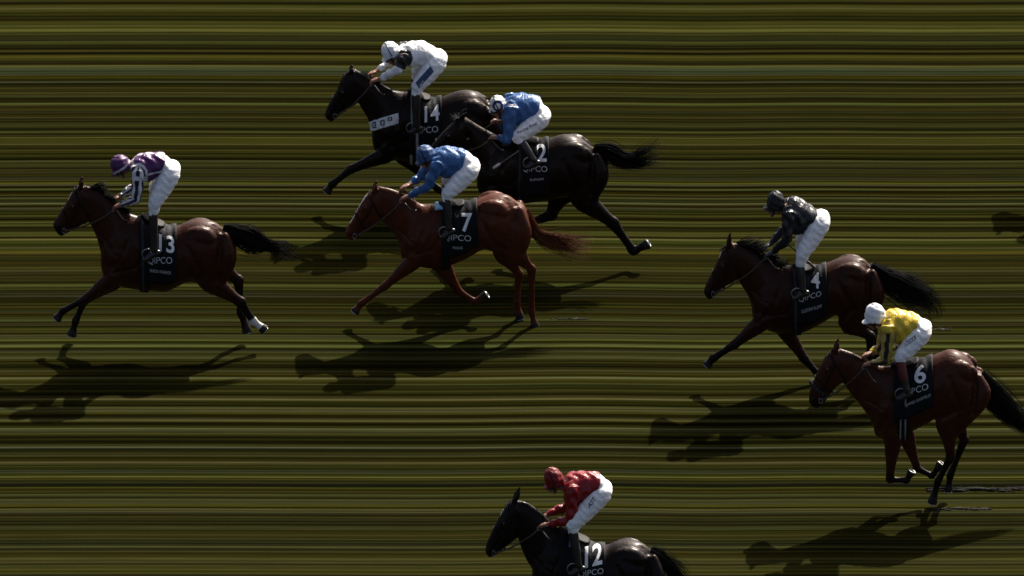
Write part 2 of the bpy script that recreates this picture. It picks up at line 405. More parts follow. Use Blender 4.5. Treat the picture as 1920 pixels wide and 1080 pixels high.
def text_2d(s, bold=0.):
    cu = bpy.data.curves.new('t', 'FONT'); cu.body = s; cu.size = 1; cu.offset = bold; cu.resolution_u = 6
    o = bpy.data.objects.new('t', cu); COL.objects.link(o)
    dg = bpy.context.evaluated_depsgraph_get()
    me = bpy.data.meshes.new_from_object(o.evaluated_get(dg))
    a = co(me)[:, :2]; mn, mx = a.min(0), a.max(0)
    a = (a - mn) / (mx - mn)
    fs = [list(p.vertices) for p in me.polygons]
    bpy.data.objects.remove(o); bpy.data.curves.remove(cu); bpy.data.meshes.remove(me)
    return a.tolist(), fs
def bvh_of(o):
    me = o.data; mw = Matrix.Translation(o.location if o.parent is None else o.parent.location)
    return BVHTree.FromPolygons([mw @ v.co for v in me.vertices], [list(p.vertices) for p in me.polygons])

# ------------------------------------------------------------------ hair
def strands(paths, r0, n=3):
    v, f = [], []
    for Q in paths:
        m = len(Q); b = len(v)
        for i in range(m):
            T = (Q[min(i + 1, m - 1)] - Q[max(i - 1, 0)]).normalized()
            A = T.cross(Vector((.3, .9, .2))).normalized(); B = A.cross(T)
            rr = r0 * (1 - .8 * (i / (m - 1)) ** 1.5)
            for j in range(n):
                t = 2 * math.pi * j / n
                v.append(Q[i] + A * rr * math.cos(t) + B * rr * math.sin(t))
        for i in range(m - 1):
            for j in range(n):
                a0, a1 = b + i * n + j, b + i * n + (j + 1) % n
                f.append([a0, a1, a1 + n, a0 + n])
        f.append([b + (m - 1) * n + j for j in range(n)])
    return v, f

def make_tail(P, spec, k, colour, seed, name):
    """spec: (zx, zy, half spread) in tracing pixels along the tail"""
    r = random.Random(seed)
    S = catmull([[*P(x, y, 0), s * PX / k] for x, y, s in spec], 6)
    m = len(S); paths = []
    clumps = [(max(-1, min(1, r.gauss(0, .55))), max(-1, min(1, r.gauss(0, .55))), r.uniform(.68, 1.0), r.uniform(0, 6.3), r.uniform(.004, .02)) for _ in range(26)]
    for _ in range(640):
        cu, cw, cl, ph, am = clumps[int(r.random() * 26)]
        su, sw = r.gauss(0, .30), r.gauss(0, .30)
        lo = r.random() < .12
        L = max(6, int(m * min(1, cl * r.uniform(.72, 1.08))))
        start = 0 if r.random() < .6 else int(r.uniform(0, m * .4))
        Q = []; a2 = r.uniform(0, .010); p2 = r.uniform(0, 6.3)
        for i in range(start, L):
            p = Vector(S[i][:3]); s = S[i][3]; f = i / (m - 1)
            T = (Vector(S[min(i + 1, m - 1)][:3]) - Vector(S[max(i - 1, 0)][:3])).normalized(); N = T.cross(LAT).normalized()
            pull = 1 - .35 * f
            u = cu + su * pull * (2.0 if lo else 1); w = cw + sw * pull
            wv = am * math.sin(ph + i * .42) * f + a2 * math.sin(p2 + i * .7) * f
            Q.append(p + N * (u * s * .95 + wv) + LAT * (w * s * .55 + wv))
        if len(Q) > 3: paths.append(Q)
    g = Geo(); g.add(strands(paths, .0036))
    nc = int(m * .34)
    g.add(tube([Vector(s[:3]) for s in S[:nc:3]], [(max(.010, s[3] * .48 * (1 - .8 * i * 3 / nc)), max(.010, s[3] * .3 * (1 - .8 * i * 3 / nc))) for i, s in enumerate(S[:nc:3])], sub=1, n=10))
    me = mesh_from(g, name)
    v = co(me); c = np.tile(np.array(colour), (len(v), 1)) * (1 + .25 * nrng.normal(0, 1, (len(v), 1))).clip(.5, 1.6)
    tint(me, c); return me

def make_mane(crest, length, colour, seed, wild, name, fore=None):
    """crest: world points along the neck's top from poll to withers"""
    r = random.Random(seed); S = catmull([[*p] for p in crest], 10); m = len(S); paths = []
    for _ in range(900):
        t = r.random() ** .9
        i = t * (m - 1); a = int(min(i, m - 2)); p = Vector(S[a]).lerp(Vector(S[a + 1]), i - a)
        T = (Vector(S[min(a + 1, m - 1)]) - Vector(S[max(a - 1, 0)])).normalized()
        N = LAT.cross(T).normalized()
        if N.z < 0: N = -N
        clump = math.sin(t * 19 + seed) * .5 + math.sin(t * 41 + seed * 2) * .3
        L = length * r.uniform(.5, 1.05) * (1 + .35 * clump) * (1 - .45 * t)
        side = r.choice((-1, 1)) * r.uniform(.1, .9)
        up = wild * max(0, .6 + .6 * clump) * r.uniform(.3, 1)
        d = (T * r.uniform(.6, 1.1) + N * up + LAT * side * .45).normalized()
        q = p + LAT * r.uniform(-.02, .02) - N * .012; Q = [q.copy()]
        for s in range(6):
            q = q + d * L / 6
            d = (d + Vector((.05, 0, -.17 if wild < 1 else -.07)) + LAT * side * .06).normalized(); Q.append(q.copy())
        paths.append(Q)
    if fore is not None:
        p0, d0 = fore
        for _ in range(45):
            q = p0 + Vector((r.uniform(-.02, .02), r.uniform(-.03, .03), 0)); Q = [q.copy()]
            d = (d0 + Vector((r.uniform(-.2, .2), r.uniform(-.3, .3), r.uniform(-.1, .25)))).normalized(); L = r.uniform(.06, .13)
            for s in range(5): q = q + d * L / 5; Q.append(q.copy())
            paths.append(Q)
    g = Geo(); g.add(strands(paths, .0034)); me = mesh_from(g, name)
    v = co(me); c = np.tile(np.array(colour), (len(v), 1)) * (1 + .25 * nrng.normal(0, 1, (len(v), 1))).clip(.5, 1.6)
    tint(me, c); return me

# ------------------------------------------------------------------ racehorse
FORE_R = [(0, (.105, .085)), (.30, (.08, .064)), (.62, (.055, .048)), (.90, (.043, .040))]
def leg_fore(g, sh, el, kn, fe, ho, w=1.0):
    pts = [sh, sh.lerp(el, .55), el]; rad = [(.11, .07), (.13, .085), (.105, .08)]
    for t, r in FORE_R[1:]: pts.append(el.lerp(kn, t)); rad.append(r)
    pts.append(kn); rad.append((.046, .043))
    for t, r in ((.14, (.038, .034)), (.5, (.031, .025)), (.82, (.033, .028))): pts.append(kn.lerp(fe, t)); rad.append(r)
    pts.append(fe); rad.append((.040, .036))
    for t, r in ((.35, (.030, .029)), (.58, (.040, .039)), (.68, (.045, .043)), (1, (.058, .050))): pts.append(fe.lerp(ho, t)); rad.append(r)
    n_ = len(rad); rad = [(a * (1 + (w - 1) * min(1, max(0, i - 2) / 3) * (1 if i < n_ - 3 else .5)), b * (1 + .4 * (w - 1) * min(1, max(0, i - 2) / 3))) for i, (a, b) in enumerate(rad)]
    g.add(tube(pts, rad, sub=3, n=16, flat_end=True))
    return [kn, fe, ho]
def leg_hind(g, hip, st, hk, fe, ho, w=1.0):
    pts = [hip, hip.lerp(st, .5), st]; rad = [(.17, .10), (.185, .115), (.135, .095)]
    for t, r in ((.3, (.105, .078)), (.6, (.07, .056)), (.86, (.05, .042))): pts.append(st.lerp(hk, t)); rad.append(r)
    pts.append(hk); rad.append((.056, .042))
    for t, r in ((.13, (.046, .036)), (.5, (.034, .027)), (.82, (.036, .030))): pts.append(hk.lerp(fe, t)); rad.append(r)
    pts.append(fe); rad.append((.042, .038))
    for t, r in ((.35, (.031, .030)), (.58, (.040, .039)), (.68, (.045, .043)), (1, (.057, .050))): pts.append(fe.lerp(ho, t)); rad.append(r)
    n_ = len(rad); rad = [(a * (1 + (w - 1) * min(1, max(0, i - 2) / 3) * (1 if i < n_ - 3 else .5)), b * (1 + .4 * (w - 1) * min(1, max(0, i - 2) / 3))) for i, (a, b) in enumerate(rad)]
    g.add(tube(pts, rad, sub=3, n=16, flat_end=True))
    # point of the hock
    d = (hk - st).normalized(); b = ((hk - st).normalized() - (fe - hk).normalized())
    if b.length > .05:
        b.normalize(); g.add(tube([st.lerp(hk, .72) + b * .02, hk + b * .035], [(.022, .022), (.024, .024)], sub=2, n=10))
    return [hk, fe, ho]

def trunk_at(secs, x):
    """section of the barrel whose top lies at world x"""
    xs = [s[0].x for s in secs]
    for i in range(len(secs) - 1):
        if xs[i] <= x <= xs[i + 1]:
            t = (x - xs[i]) / max(1e-6, xs[i + 1] - xs[i])
            a, b = secs[i], secs[i + 1]
            return a[0].lerp(b[0], t), a[1].lerp(b[1], t), a[2] * (1 - t) + b[2] * t
    return secs[-1]

HORSES = []
def make_horse(S):
    k = S['k']; Y0 = on_ground(960, S['ground']).y
    tomap = S.get('map') or (lambda x, y: (S['o'][0] + x / k, S['o'][1] + y / k))
    P = lambda x, y, lat=0.: on_plane(*tomap(x, y), Y0 - lat)
    pair = lambda q: (P(*q[0]), P(*q[1]), q[2])
    g = Geo()
    trunk = [pair(q) for q in S['trunk']]
    tsec = [(Vector(p[:3]), Vector(p[3:6]), p[6]) for p in catmull([[*a, *b, w] for a, b, w in trunk], 6)]
    g.add(loft(trunk, sub=4, n=36, cap0=.07, cap1=S.get('rumpcap', .17)))
    neck = [pair(q) for q in S['neck']]
    g.add(loft(neck, sub=4, n=28, cap0=.04, cap1=.1))
    head = [pair(q) for q in S['head']]
    g.add(loft(head, sub=4, n=24, cap0=.03, cap1=.035, e=.88))
    # cheek plates, brows and nostrils
    hc = lambda i, u, w, lat=0.: (head[i][0].lerp(head[i][1], u)).lerp(head[i + 1][0].lerp(head[i + 1][1], u), w) + LAT * lat
    hd = ((head[4][0] + head[4][1]) - (head[1][0] + head[1][1])).normalized(); hu = (head[2][0] - head[2][1]).normalized()
    for s in (-1, 1):
        g.add(ellipsoid(hc(1, .70, .2, s * .062), [hd * .105, hu * .095, LAT * .034]))
        g.add(ellipsoid(hc(1, .22, .62, s * .078), [hd * .045, hu * .026, LAT * .018]))
        g.add(ellipsoid(hc(4, .30, .55, s * .045), [hd * .036, hu * .03, LAT * .02]))
        # ears
        e0 = P(*S['ear'][0]) + LAT * s * .05; e1 = P(*S['ear'][1]) + LAT * s * .062
        g.add(tube([e0, e0.lerp(e1, .35), e0.lerp(e1, .7), e1], [(.028, .022), (.031, .024), (.02, .017), (.005, .005)], sub=2, n=10))
    # shoulders, hams
    wq = trunk_at(tsec, trunk[2][0].x); el = P(*S['fore'][0][0][:2], 0)
    for s in (-1, 1):
        c = wq[0].lerp(wq[1], .45); ps = trunk[0][0].lerp(trunk[0][1], .45)
        g.add(tube([wq[0].lerp(wq[1], .22) + LAT * s * .10, c.lerp(ps, .3) + LAT * s * .16, c.lerp(ps, .75) + LAT * s * .15], [(.10, .05), (.13, .075), (.11, .075)], sub=3, n=14))
        b0 = trunk[-1][0].lerp(trunk[-1][1], .12) + LAT * s * .10
        b1 = trunk[-1][0].lerp(trunk[-1][1], .55) + Vector((.05, 0, 0)) + LAT * s * .12
        hq = [q for q in S['hind'] if q[0][2] * s < 0][0]; st_, hk_ = P(*hq[1]), P(*hq[2])
        b2 = (trunk[-1][0].lerp(trunk[-1][1], .95) + LAT * s * .12).lerp(st_.lerp(hk_, .1), .35)
        g.add(tube([b0, b1, b2, st_.lerp(hk_, .45)], [(.08, .06), (.125, .095), (.105, .085), (.06, .05)], sub=4, n=14))
        h0 = trunk[-3][0].lerp(trunk[-3][1], .24) + LAT * s * .14
        g.add(ellipsoid(h0, [Vector((.2, 0, -.03)), Vector((.02, 0, .15)), LAT * .095]))
    chains = []
    for q in S['fore']:
        lat = q[0][2]; pts = [P(*p) for p in q]
        sh = trunk[0][0].lerp(trunk[0][1], .62).lerp(trunk[2][0].lerp(trunk[2][1], .6), .5) + LAT * (-lat * 1.0)
        sh.y = Y0 - lat * 1.1
        chains.append(('fore', leg_fore(g, sh, *pts, S.get('wf', 1.0))))
    for q in S['hind']:
        pts = [P(*p) for p in q]; chains.append(('hind', leg_hind(g, *pts, S.get('wh', 1.0))))
    me = fused(g, 'body', .0115, smooth=5)
    # muscle grooves, cut symmetrically on both flanks
    v = co(me); nm = normals(me)
    lat = np.abs(v[:, 1] - Y0)
    XZ = v.copy(); XZ[:, 1] = 0
    flat = lambda p: Vector((p.x, 0, p.z))
    tr = lambda i, u: flat(trunk[i][0].lerp(trunk[i][1], u))
    hp = [[P(*p) for p in q] for q in S['hind']][0]; fp = [[P(*p) for p in q] for q in S['fore']][0]
    grooves = [
        ([tr(-1, .02), tr(-1, .42) + Vector((-.015, 0, 0)), tr(-1, .95) + Vector((-.03, 0, 0))], .013, .030),
        ([tr(-2, .0), tr(-2, .35) + Vector((.05, 0, 0)), tr(-2, .8) + Vector((.04, 0, 0))], .009, .034),
        ([tr(2, .1), tr(1, .55), tr(0, .85)], .010, .026),
        ([tr(3, .28), tr(2, .62), flat(fp[0]) + Vector((.05, 0, .12))], .012, .024),
        ([tr(-4, .3), tr(-3, .72), flat(hp[1]) + Vector((-.1, 0, .06))], .016, .035),
        ([flat((neck[0][0].lerp(neck[0][1], .8))), flat(neck[2][0].lerp(neck[2][1], .82)), flat(neck[-1][0].lerp(neck[-1][1], .6))], .010, .020),
        ([flat(hc(1, .55, .95)), flat(hc(2, .6, .6)), flat(hc(3, .5, .8))], .006, .013),
        ([flat(hp[1].lerp(hp[2], .25)), flat(hp[1].lerp(hp[2], .9))], .006, .016),
    ]
    for line, depth, wd in grooves:
        d, _ = seg_dist(XZ, [tuple(p) for p in line])
        m = np.exp(-(d / wd) ** 2) * sstep(lat, .03, .07)
        v -= nm * (1.25 * depth * m)[:, None]
    set_co(me, v)
    # colouring
    v = co(me)
    body, points = np.array(S['coat']), np.array(S.get('points', (.004, .0035, .0035)))
    c = np.tile(body, (len(v), 1))
    for kind, ch in chains:
        d, t = seg_dist(v, [tuple(p) for p in ch])
        m = (1 - sstep(d, .06, .13)) * (sstep(t, -.05, .25) if kind == 'fore' else sstep(t, -.05, .2))
        up = 1 - sstep(d, .05, .16)
        if S.get('blackpoints', True): c = mixc(c, points, np.maximum(m, .65 * up))
        hoof = (1 - sstep(d, .075, .085)) * sstep(t, 1.60, 1.66)
        c = mixc(c, (.022, .019, .016), hoof)
    hl = [tuple((a + b) / 2) for a, b, w in head]
    d, t = seg_dist(v, hl)
    if S.get('blackpoints', True): c = mixc(c, points, .85 * (1 - sstep(d, .12, .14)) * sstep(t, 3.4, 4.6))
    for kind_i, a0, a1 in S.get('socks', []):
        d, t = seg_dist(v, [tuple(p) for p in chains[kind_i][1]])
        c = mixc(c, (.62, .58, .52), (1 - sstep(d, .06, .075)) * sstep(t, a0, a0 + .08) * (1 - sstep(t, a1, a1 + .04)))
    for a, b, w in S.get('blaze', []):
        d, _ = seg_dist(v, [tuple(hc(1, .0, a)), tuple(hc(1 if b < 1 else int(b), .0, b if b < 1 else b - int(b)))])
        c = mixc(c, (.6, .56, .5), 1 - sstep(d, w, w + .012))
    tint(me, c)
    ctr = trunk[len(trunk) // 2][0]
    base = Vector((ctr.x, Y0, 0))
    H = link('racehorse', me, M_COAT, None, base)
    tag(H, S['label'], 'horse', 'racehorses galloping over the striped turf')
    sub = lambda name, geo, mat, sm=True, par=H, cols=None: (lambda m: (tint(m, np.tile(np.array(cols), (len(m.vertices), 1))) if cols is not None else None, link(name, m, mat, par, base, sm))[1])(mesh_from(geo, name))
    # tail, mane
    tail = make_tail(P, S['tail'], S['k'] if 'map' not in S else S['k'] * 1.03, S['hair'], S['seed'], 'tail')
    link('tail', tail, M_HAIR, H, base)
    crest = [a for a, b, w in neck][0:4] + [neck[-1][0]]
    crest = [p + Vector((0, 0, -.012)) for p in crest[:-1]]
    mane = make_mane(crest, S.get('mane', .15), S.get('manecol', S['hair']), S['seed'] + 3, S.get('wild', .7), 'mane', (P(*S['ear'][0]) + Vector((-.02, 0, 0)), hd * .7 + Vector((.3, 0, .3))))
    link('mane', mane, M_HAIR, H, base)
    for s in (-1, 1):
        sub('eye', Geo().add(ellipsoid(hc(1, .26, .62, s * (.088)), [hd * .021, hu * .017, LAT * .015], 12, 8)), M_EYE)
    for kind, ch in chains:
        fe, ho = ch[1], ch[2]; ax = (ho - fe).normalized()
        b = ax.cross(LAT).normalized(); l2 = ax.cross(b).normalized()
        sub('horseshoe', Geo().add(torus(ho + ax * .002, b, l2, .040, .006, 20, 6, .86)), M_ALU)
    # bridle
    br = Geo()
    def strap_round(i, w, rad=.009, grow=1.06):
        A = head[i][0].lerp(head[i + 1][0], w); B = head[i][1].lerp(head[i + 1][1], w); wd = head[i][2] * (1 - w) + head[i + 1][2] * w
        c = (A + B) / 2; rr = ring(c + (A - c) * grow, c + (B - c) * grow, wd * grow + .004, 24, .88)
        vv, ff = [], []
        ax = hd
        for p in rr: vv += [p - ax * rad, p + ax * rad, p + ax * rad + (p - c).normalized() * .005, p - ax * rad + (p - c).normalized() * .005]
        n = len(rr)
        for j in range(n):
            a, b = 4 * j, 4 * ((j + 1) % n)
            for q in range(4): ff.append([a + q, a + (q + 1) % 4, b + (q + 1) % 4, b + q])
        br.add((vv, ff))
    strap_round(2, .75); strap_round(0, .7, .010)
    nose_cover = None
    for s in (-1, 1):
        ps = [hc(0, .30, .75, s * .10), hc(1, .42, .5, s * .108), hc(2, .5, .4, s * .094), hc(3, .62, .4, s * .078), hc(3, .70, .95, s * .066)]
        br.add(tube(ps, [.007] * 5, sub=3, n=6))
    bridle = sub('bridle', br, M_LEATHER)
    bits = {}
    for s in (-1, 1):
        bc = hc(3, .72, .95, s * .072); bits[s] = bc
        sub('bit_ring', Geo().add(torus(bc, hd, hu, .027, .0045, 18, 6)), M_STEEL, par=bridle)
    if S.get('noseband'):
        gg = Geo()
        A = [hc(3, u, .3, 0) for u in (0, 1)]
        wd = head[3][2]
        rr = ring(A[0] + (A[0] - A[1]) * .12, A[1], wd + .02, 20)
        for p in rr[-6:] + rr[:7]: gg.add(ellipsoid(p, [hd * .028, hu * .022, LAT * .022], 8, 6))
        sub('noseband', gg, material('sheepskin', color=(.02, .018, .016), rough=.95, noise=.3, bump=.8, bscale=120), par=bridle)
    # saddle cloth --------------------------------------------------------------
    wx = lambda zx: P(zx, 400, 0).x
    x0, x1 = wx(S['cloth'][0]), wx(S['cloth'][1])
    lo_front, lo_back = S.get('cloth_low', (-30, -27))
    body_bvh = BVHTree.FromPolygons([v_.co + base for v_ in me.vertices], [list(p.vertices) for p in me.polygons])
    nu, nv = 26, 56
    def surf(u, a, off):
        A, B, w = trunk_at(tsec, x0 + (x1 - x0) * u)
        c = (A + B) / 2; h = (A - B) / 2
        out = (h * math.sin(a) * 1.0 + LAT * (-w * math.cos(a)))
        d = out.normalized()
        hit = body_bvh.ray_cast(c + d * 1.0, -d)
        r = max(out.length * .93, min((hit[0] - c).length, out.length * 1.12) if hit[0] is not None else out.length)
        return c + d * (r + off), d
    ga, gb = [], []
    rr = random.Random(S['seed'] + 9)
    for i in range(nu + 1):
        u = i / nu; la = R(lo_front + (lo_back - lo_front) * u)
        for j in range(nv + 1):
            a = la + (math.pi - 2 * la) * j / nv
            edge = 1 - abs(2 * j / nv - 1)
            wv = .006 + .006 * math.sin(u * 9 + a * 2 + S['seed']) + .004 * math.sin(u * 19 - a * 5) + .003 * math.sin(u * 31 + a * 3)
            pt, d = surf(u, a, .012 + wv + (.014 * max(0, 1 - edge / .12)))
            ga.append(pt + d * .005); gb.append(pt)
    W = nv + 1; fa = []
    N = len(ga)
    for i in range(nu):
        for j in range(nv):
            a = i * W + j; q = [a, a + 1, a + W + 1, a + W]
            fa.append(q); fa.append([N + t for t in q[::-1]])
    border = [j for j in range(W)] + [i * W + nv for i in range(1, nu + 1)] + [nu * W + j for j in range(nv - 1, -1, -1)] + [i * W for i in range(nu - 1, 0, -1)]
    for t in range(len(border)):
        a, b = border[t], border[(t + 1) % len(border)]; fa.append([a, N + a, N + b, b])
    gc = Geo(); gc.add((ga + gb, fa)); cm = mesh_from(gc, 'saddle_cloth')
    cv = co(cm); cc = np.tile(np.array(S.get('clothcol', (.005, .0055, .007))), (len(cv), 1)); tint(cm, cc)
    cloth = link('saddle_cloth', cm, M_CLOTH, None, base)
    tag(cloth, S['cloth_label'], 'saddle cloth', 'numbered saddle cloths under the jockeys')
    cb = [bvh_of(cloth)]
    px = lambda q: tomap(*q)
    for s, quad, bold, mat, nm_ in S['print']:
        vs, fs = text_2d(s, bold)
        dm = decal_from_2d(vs, fs, nm_, [px(q) for q in quad], cb)
        if len(dm.polygons): link(nm_, dm, mat, cloth, base, sm=False)
    # saddle: low seat, girth, stirrup leathers -----------------------------------
    ln = x1 - x0; seat = []
    for u, hgt, w in ((-.02, .04, .06), (.12, .04, .10), (.35, .015, .11), (.5, .010, .11), (.58, .014, .09)):
        A, B, tw = trunk_at(tsec, x0 + ln * u); top = A + Vector((0, 0, .03))
        seat.append((top + Vector((0, 0, hgt * .6)), top - Vector((0, 0, .05)), w))
    sg = Geo().add(loft(seat, sub=4, n=20, cap0=.03, cap1=.03))
    saddle = link('saddle', mesh_from(sg, 'saddle'), M_LEATHER, None, base)
    tag(saddle, S['saddle_label'], 'saddle', 'light racing saddles on the horses')
    gv, gf, gcol = [], [], []
    gx = x0 + ln * S.get('girth', .06); n = 56
    for j in range(n):
        a = 2 * math.pi * j / n
        for q, t in enumerate(np.linspace(-1, 1, 9)):
            A, B, w = trunk_at(tsec, gx + t * .045 + .03 * math.cos(a - .4) * 0)
            c = (A + B) / 2; out = ((A - B) / 2 * math.sin(a) + LAT * (-w * math.cos(a))); d = out.normalized()
            hit = body_bvh.ray_cast(c + d * 1.0, -d); r = max(out.length * .93, min((hit[0] - c).length, out.length * 1.1) if hit[0] is not None else 0)
            gv.append(c + d * (r + .026 - .006 * t * t))
            gcol.append(S['girthcol'][q])
    for j in range(n):
        for q in range(8):
            a, b = j * 9 + q, ((j + 1) % n) * 9 + q; gf.append([a, a + 1, b + 1, b])
    gm = mesh_from(Geo().add((gv, gf)), 'girth'); tint(gm, np.array(gcol))
    link('girth', gm, M_CLOTH, saddle, base)
    if S.get('pad'):
        q, colr, _ = S['pad']
        vs = [(x, y) for y in np.linspace(0, 1, 9) for x in np.linspace(0, 1, 5)]
        fs = [[j * 5 + i, j * 5 + i + 1, j * 5 + i + 6, j * 5 + i + 5] for j in range(8) for i in range(4)]
        dm = decal_from_2d(vs, fs, 'saddle_pad', [px(t) for t in q], cb + [body_bvh, BVHTree.FromPolygons([v_.co + base for v_ in gm.vertices], [list(p.vertices) for p in gm.polygons])], off=.03)
        tint(dm, np.tile(np.array(colr), (len(dm.vertices), 1)))
        po = link('saddle_pad', dm, M_CLOTH, saddle, base)
        sm_ = po.modifiers.new('thick', 'SOLIDIFY'); sm_.thickness = .012
    if S.get('breastgirth'):
        q = S['breastgirth']
        gx_, gy_ = 41, 7
        vs = [(x, y) for y in np.linspace(0, 1, gy_) for x in np.linspace(0, 1, gx_)]
        fs = [[j * gx_ + i, j * gx_ + i + 1, j * gx_ + i + gx_ + 1, j * gx_ + i + gx_] for j in range(gy_ - 1) for i in range(gx_ - 1)]
        near = decal_from_2d(vs, fs, 'near', [px(t) for t in q[:3]], [body_bvh], off=.014, maxlen=.05)
        nv_ = co(near); fl = [list(p.vertices) for p in near.polygons]
        far = nv_.copy(); far[:, 1] = 2 * Y0 - far[:, 1]
        gg = Geo(); gg.add((nv_.tolist(), fl)); gg.add((far.tolist(), [f[::-1] for f in fl]))
        bm_ = mesh_from(gg, 'breastgirth'); tint(bm_, np.tile(np.array((.7, .7, .68)), (len(gg.v), 1)))
        bo = link('breastgirth', bm_, M_CLOTH, None, base)
        tag(bo, 'white breast girth printed with small black square outlines across the chest of horse 14', 'breast girth')
        md = bo.modifiers.new('thick', 'SOLIDIFY'); md.thickness = .005; md.offset = 0
        bb = [bvh_of(bo)]
        for quad in q[3]:
            vs = [(0, 0), (1, 0), (1, 1), (0, 1), (.27, .18), (.73, .18), (.73, .82), (.27, .82)]
            fs = [[0, 1, 5, 4], [1, 2, 6, 5], [2, 3, 7, 6], [3, 0, 4, 7]]
            dm = decal_from_2d(vs, fs, 'printed_square', [px(t) for t in quad], bb, off=.011)
            if len(dm.polygons): link('printed_square', dm, M_BLACKP, bo, base, sm=False)
    return dict(H=H, P=P, Y0=Y0, base=base, bits=bits, bridle=bridle, saddle=saddle, cloth=cloth, body=body_bvh, tsec=tsec, tomap=tomap, S=S, neck=neck, wth=neck[-1][0])

# ------------------------------------------------------------------ jockey
SKINC = (.24, .115, .07)
def hand_geo(g, wr, el, side):
    d = (wr - el).normalized(); d = (d * .75 + Vector((-.5, 0, .02))).normalized()
    nrm = (Vector((.15, 0, -1)) - d * Vector((.15, 0, -1)).dot(d)).normalized()
    a = d.cross(nrm).normalized()
    if a.y * side > 0: a = -a                       # a points to the thumb side, towards the other hand
    a = (a + Vector((0, 0, .35))).normalized()
    g.add(tube([wr - d * .03, wr + d * .02, wr + d * .075], [(.024, .03), (.024, .034), (.019, .041)], sub=3, n=12))
    for j, L in enumerate((.92, 1.0, .95, .78)):
        b = wr + d * .078 + a * (.030 - .0195 * j)
        p1 = b + d * .036 * L + nrm * .008; p2 = p1 + nrm * .029 * L + d * .006; p3 = p2 - d * .024 * L + nrm * .006
        g.add(tube([b - d * .02, b, p1, p2, p3], [.0095, .0095, .009, .0085, .0075], sub=2, n=8))
    t0 = wr + d * .03 + a * .032
    g.add(tube([t0, t0 + d * .03 + a * .016 + nrm * .008, t0 + d * .055 + a * .004 + nrm * .022, t0 + d * .07 - a * .012 + nrm * .024], [.013, .0115, .010, .008], sub=2, n=8))
    return wr + d * .09 + nrm * .022

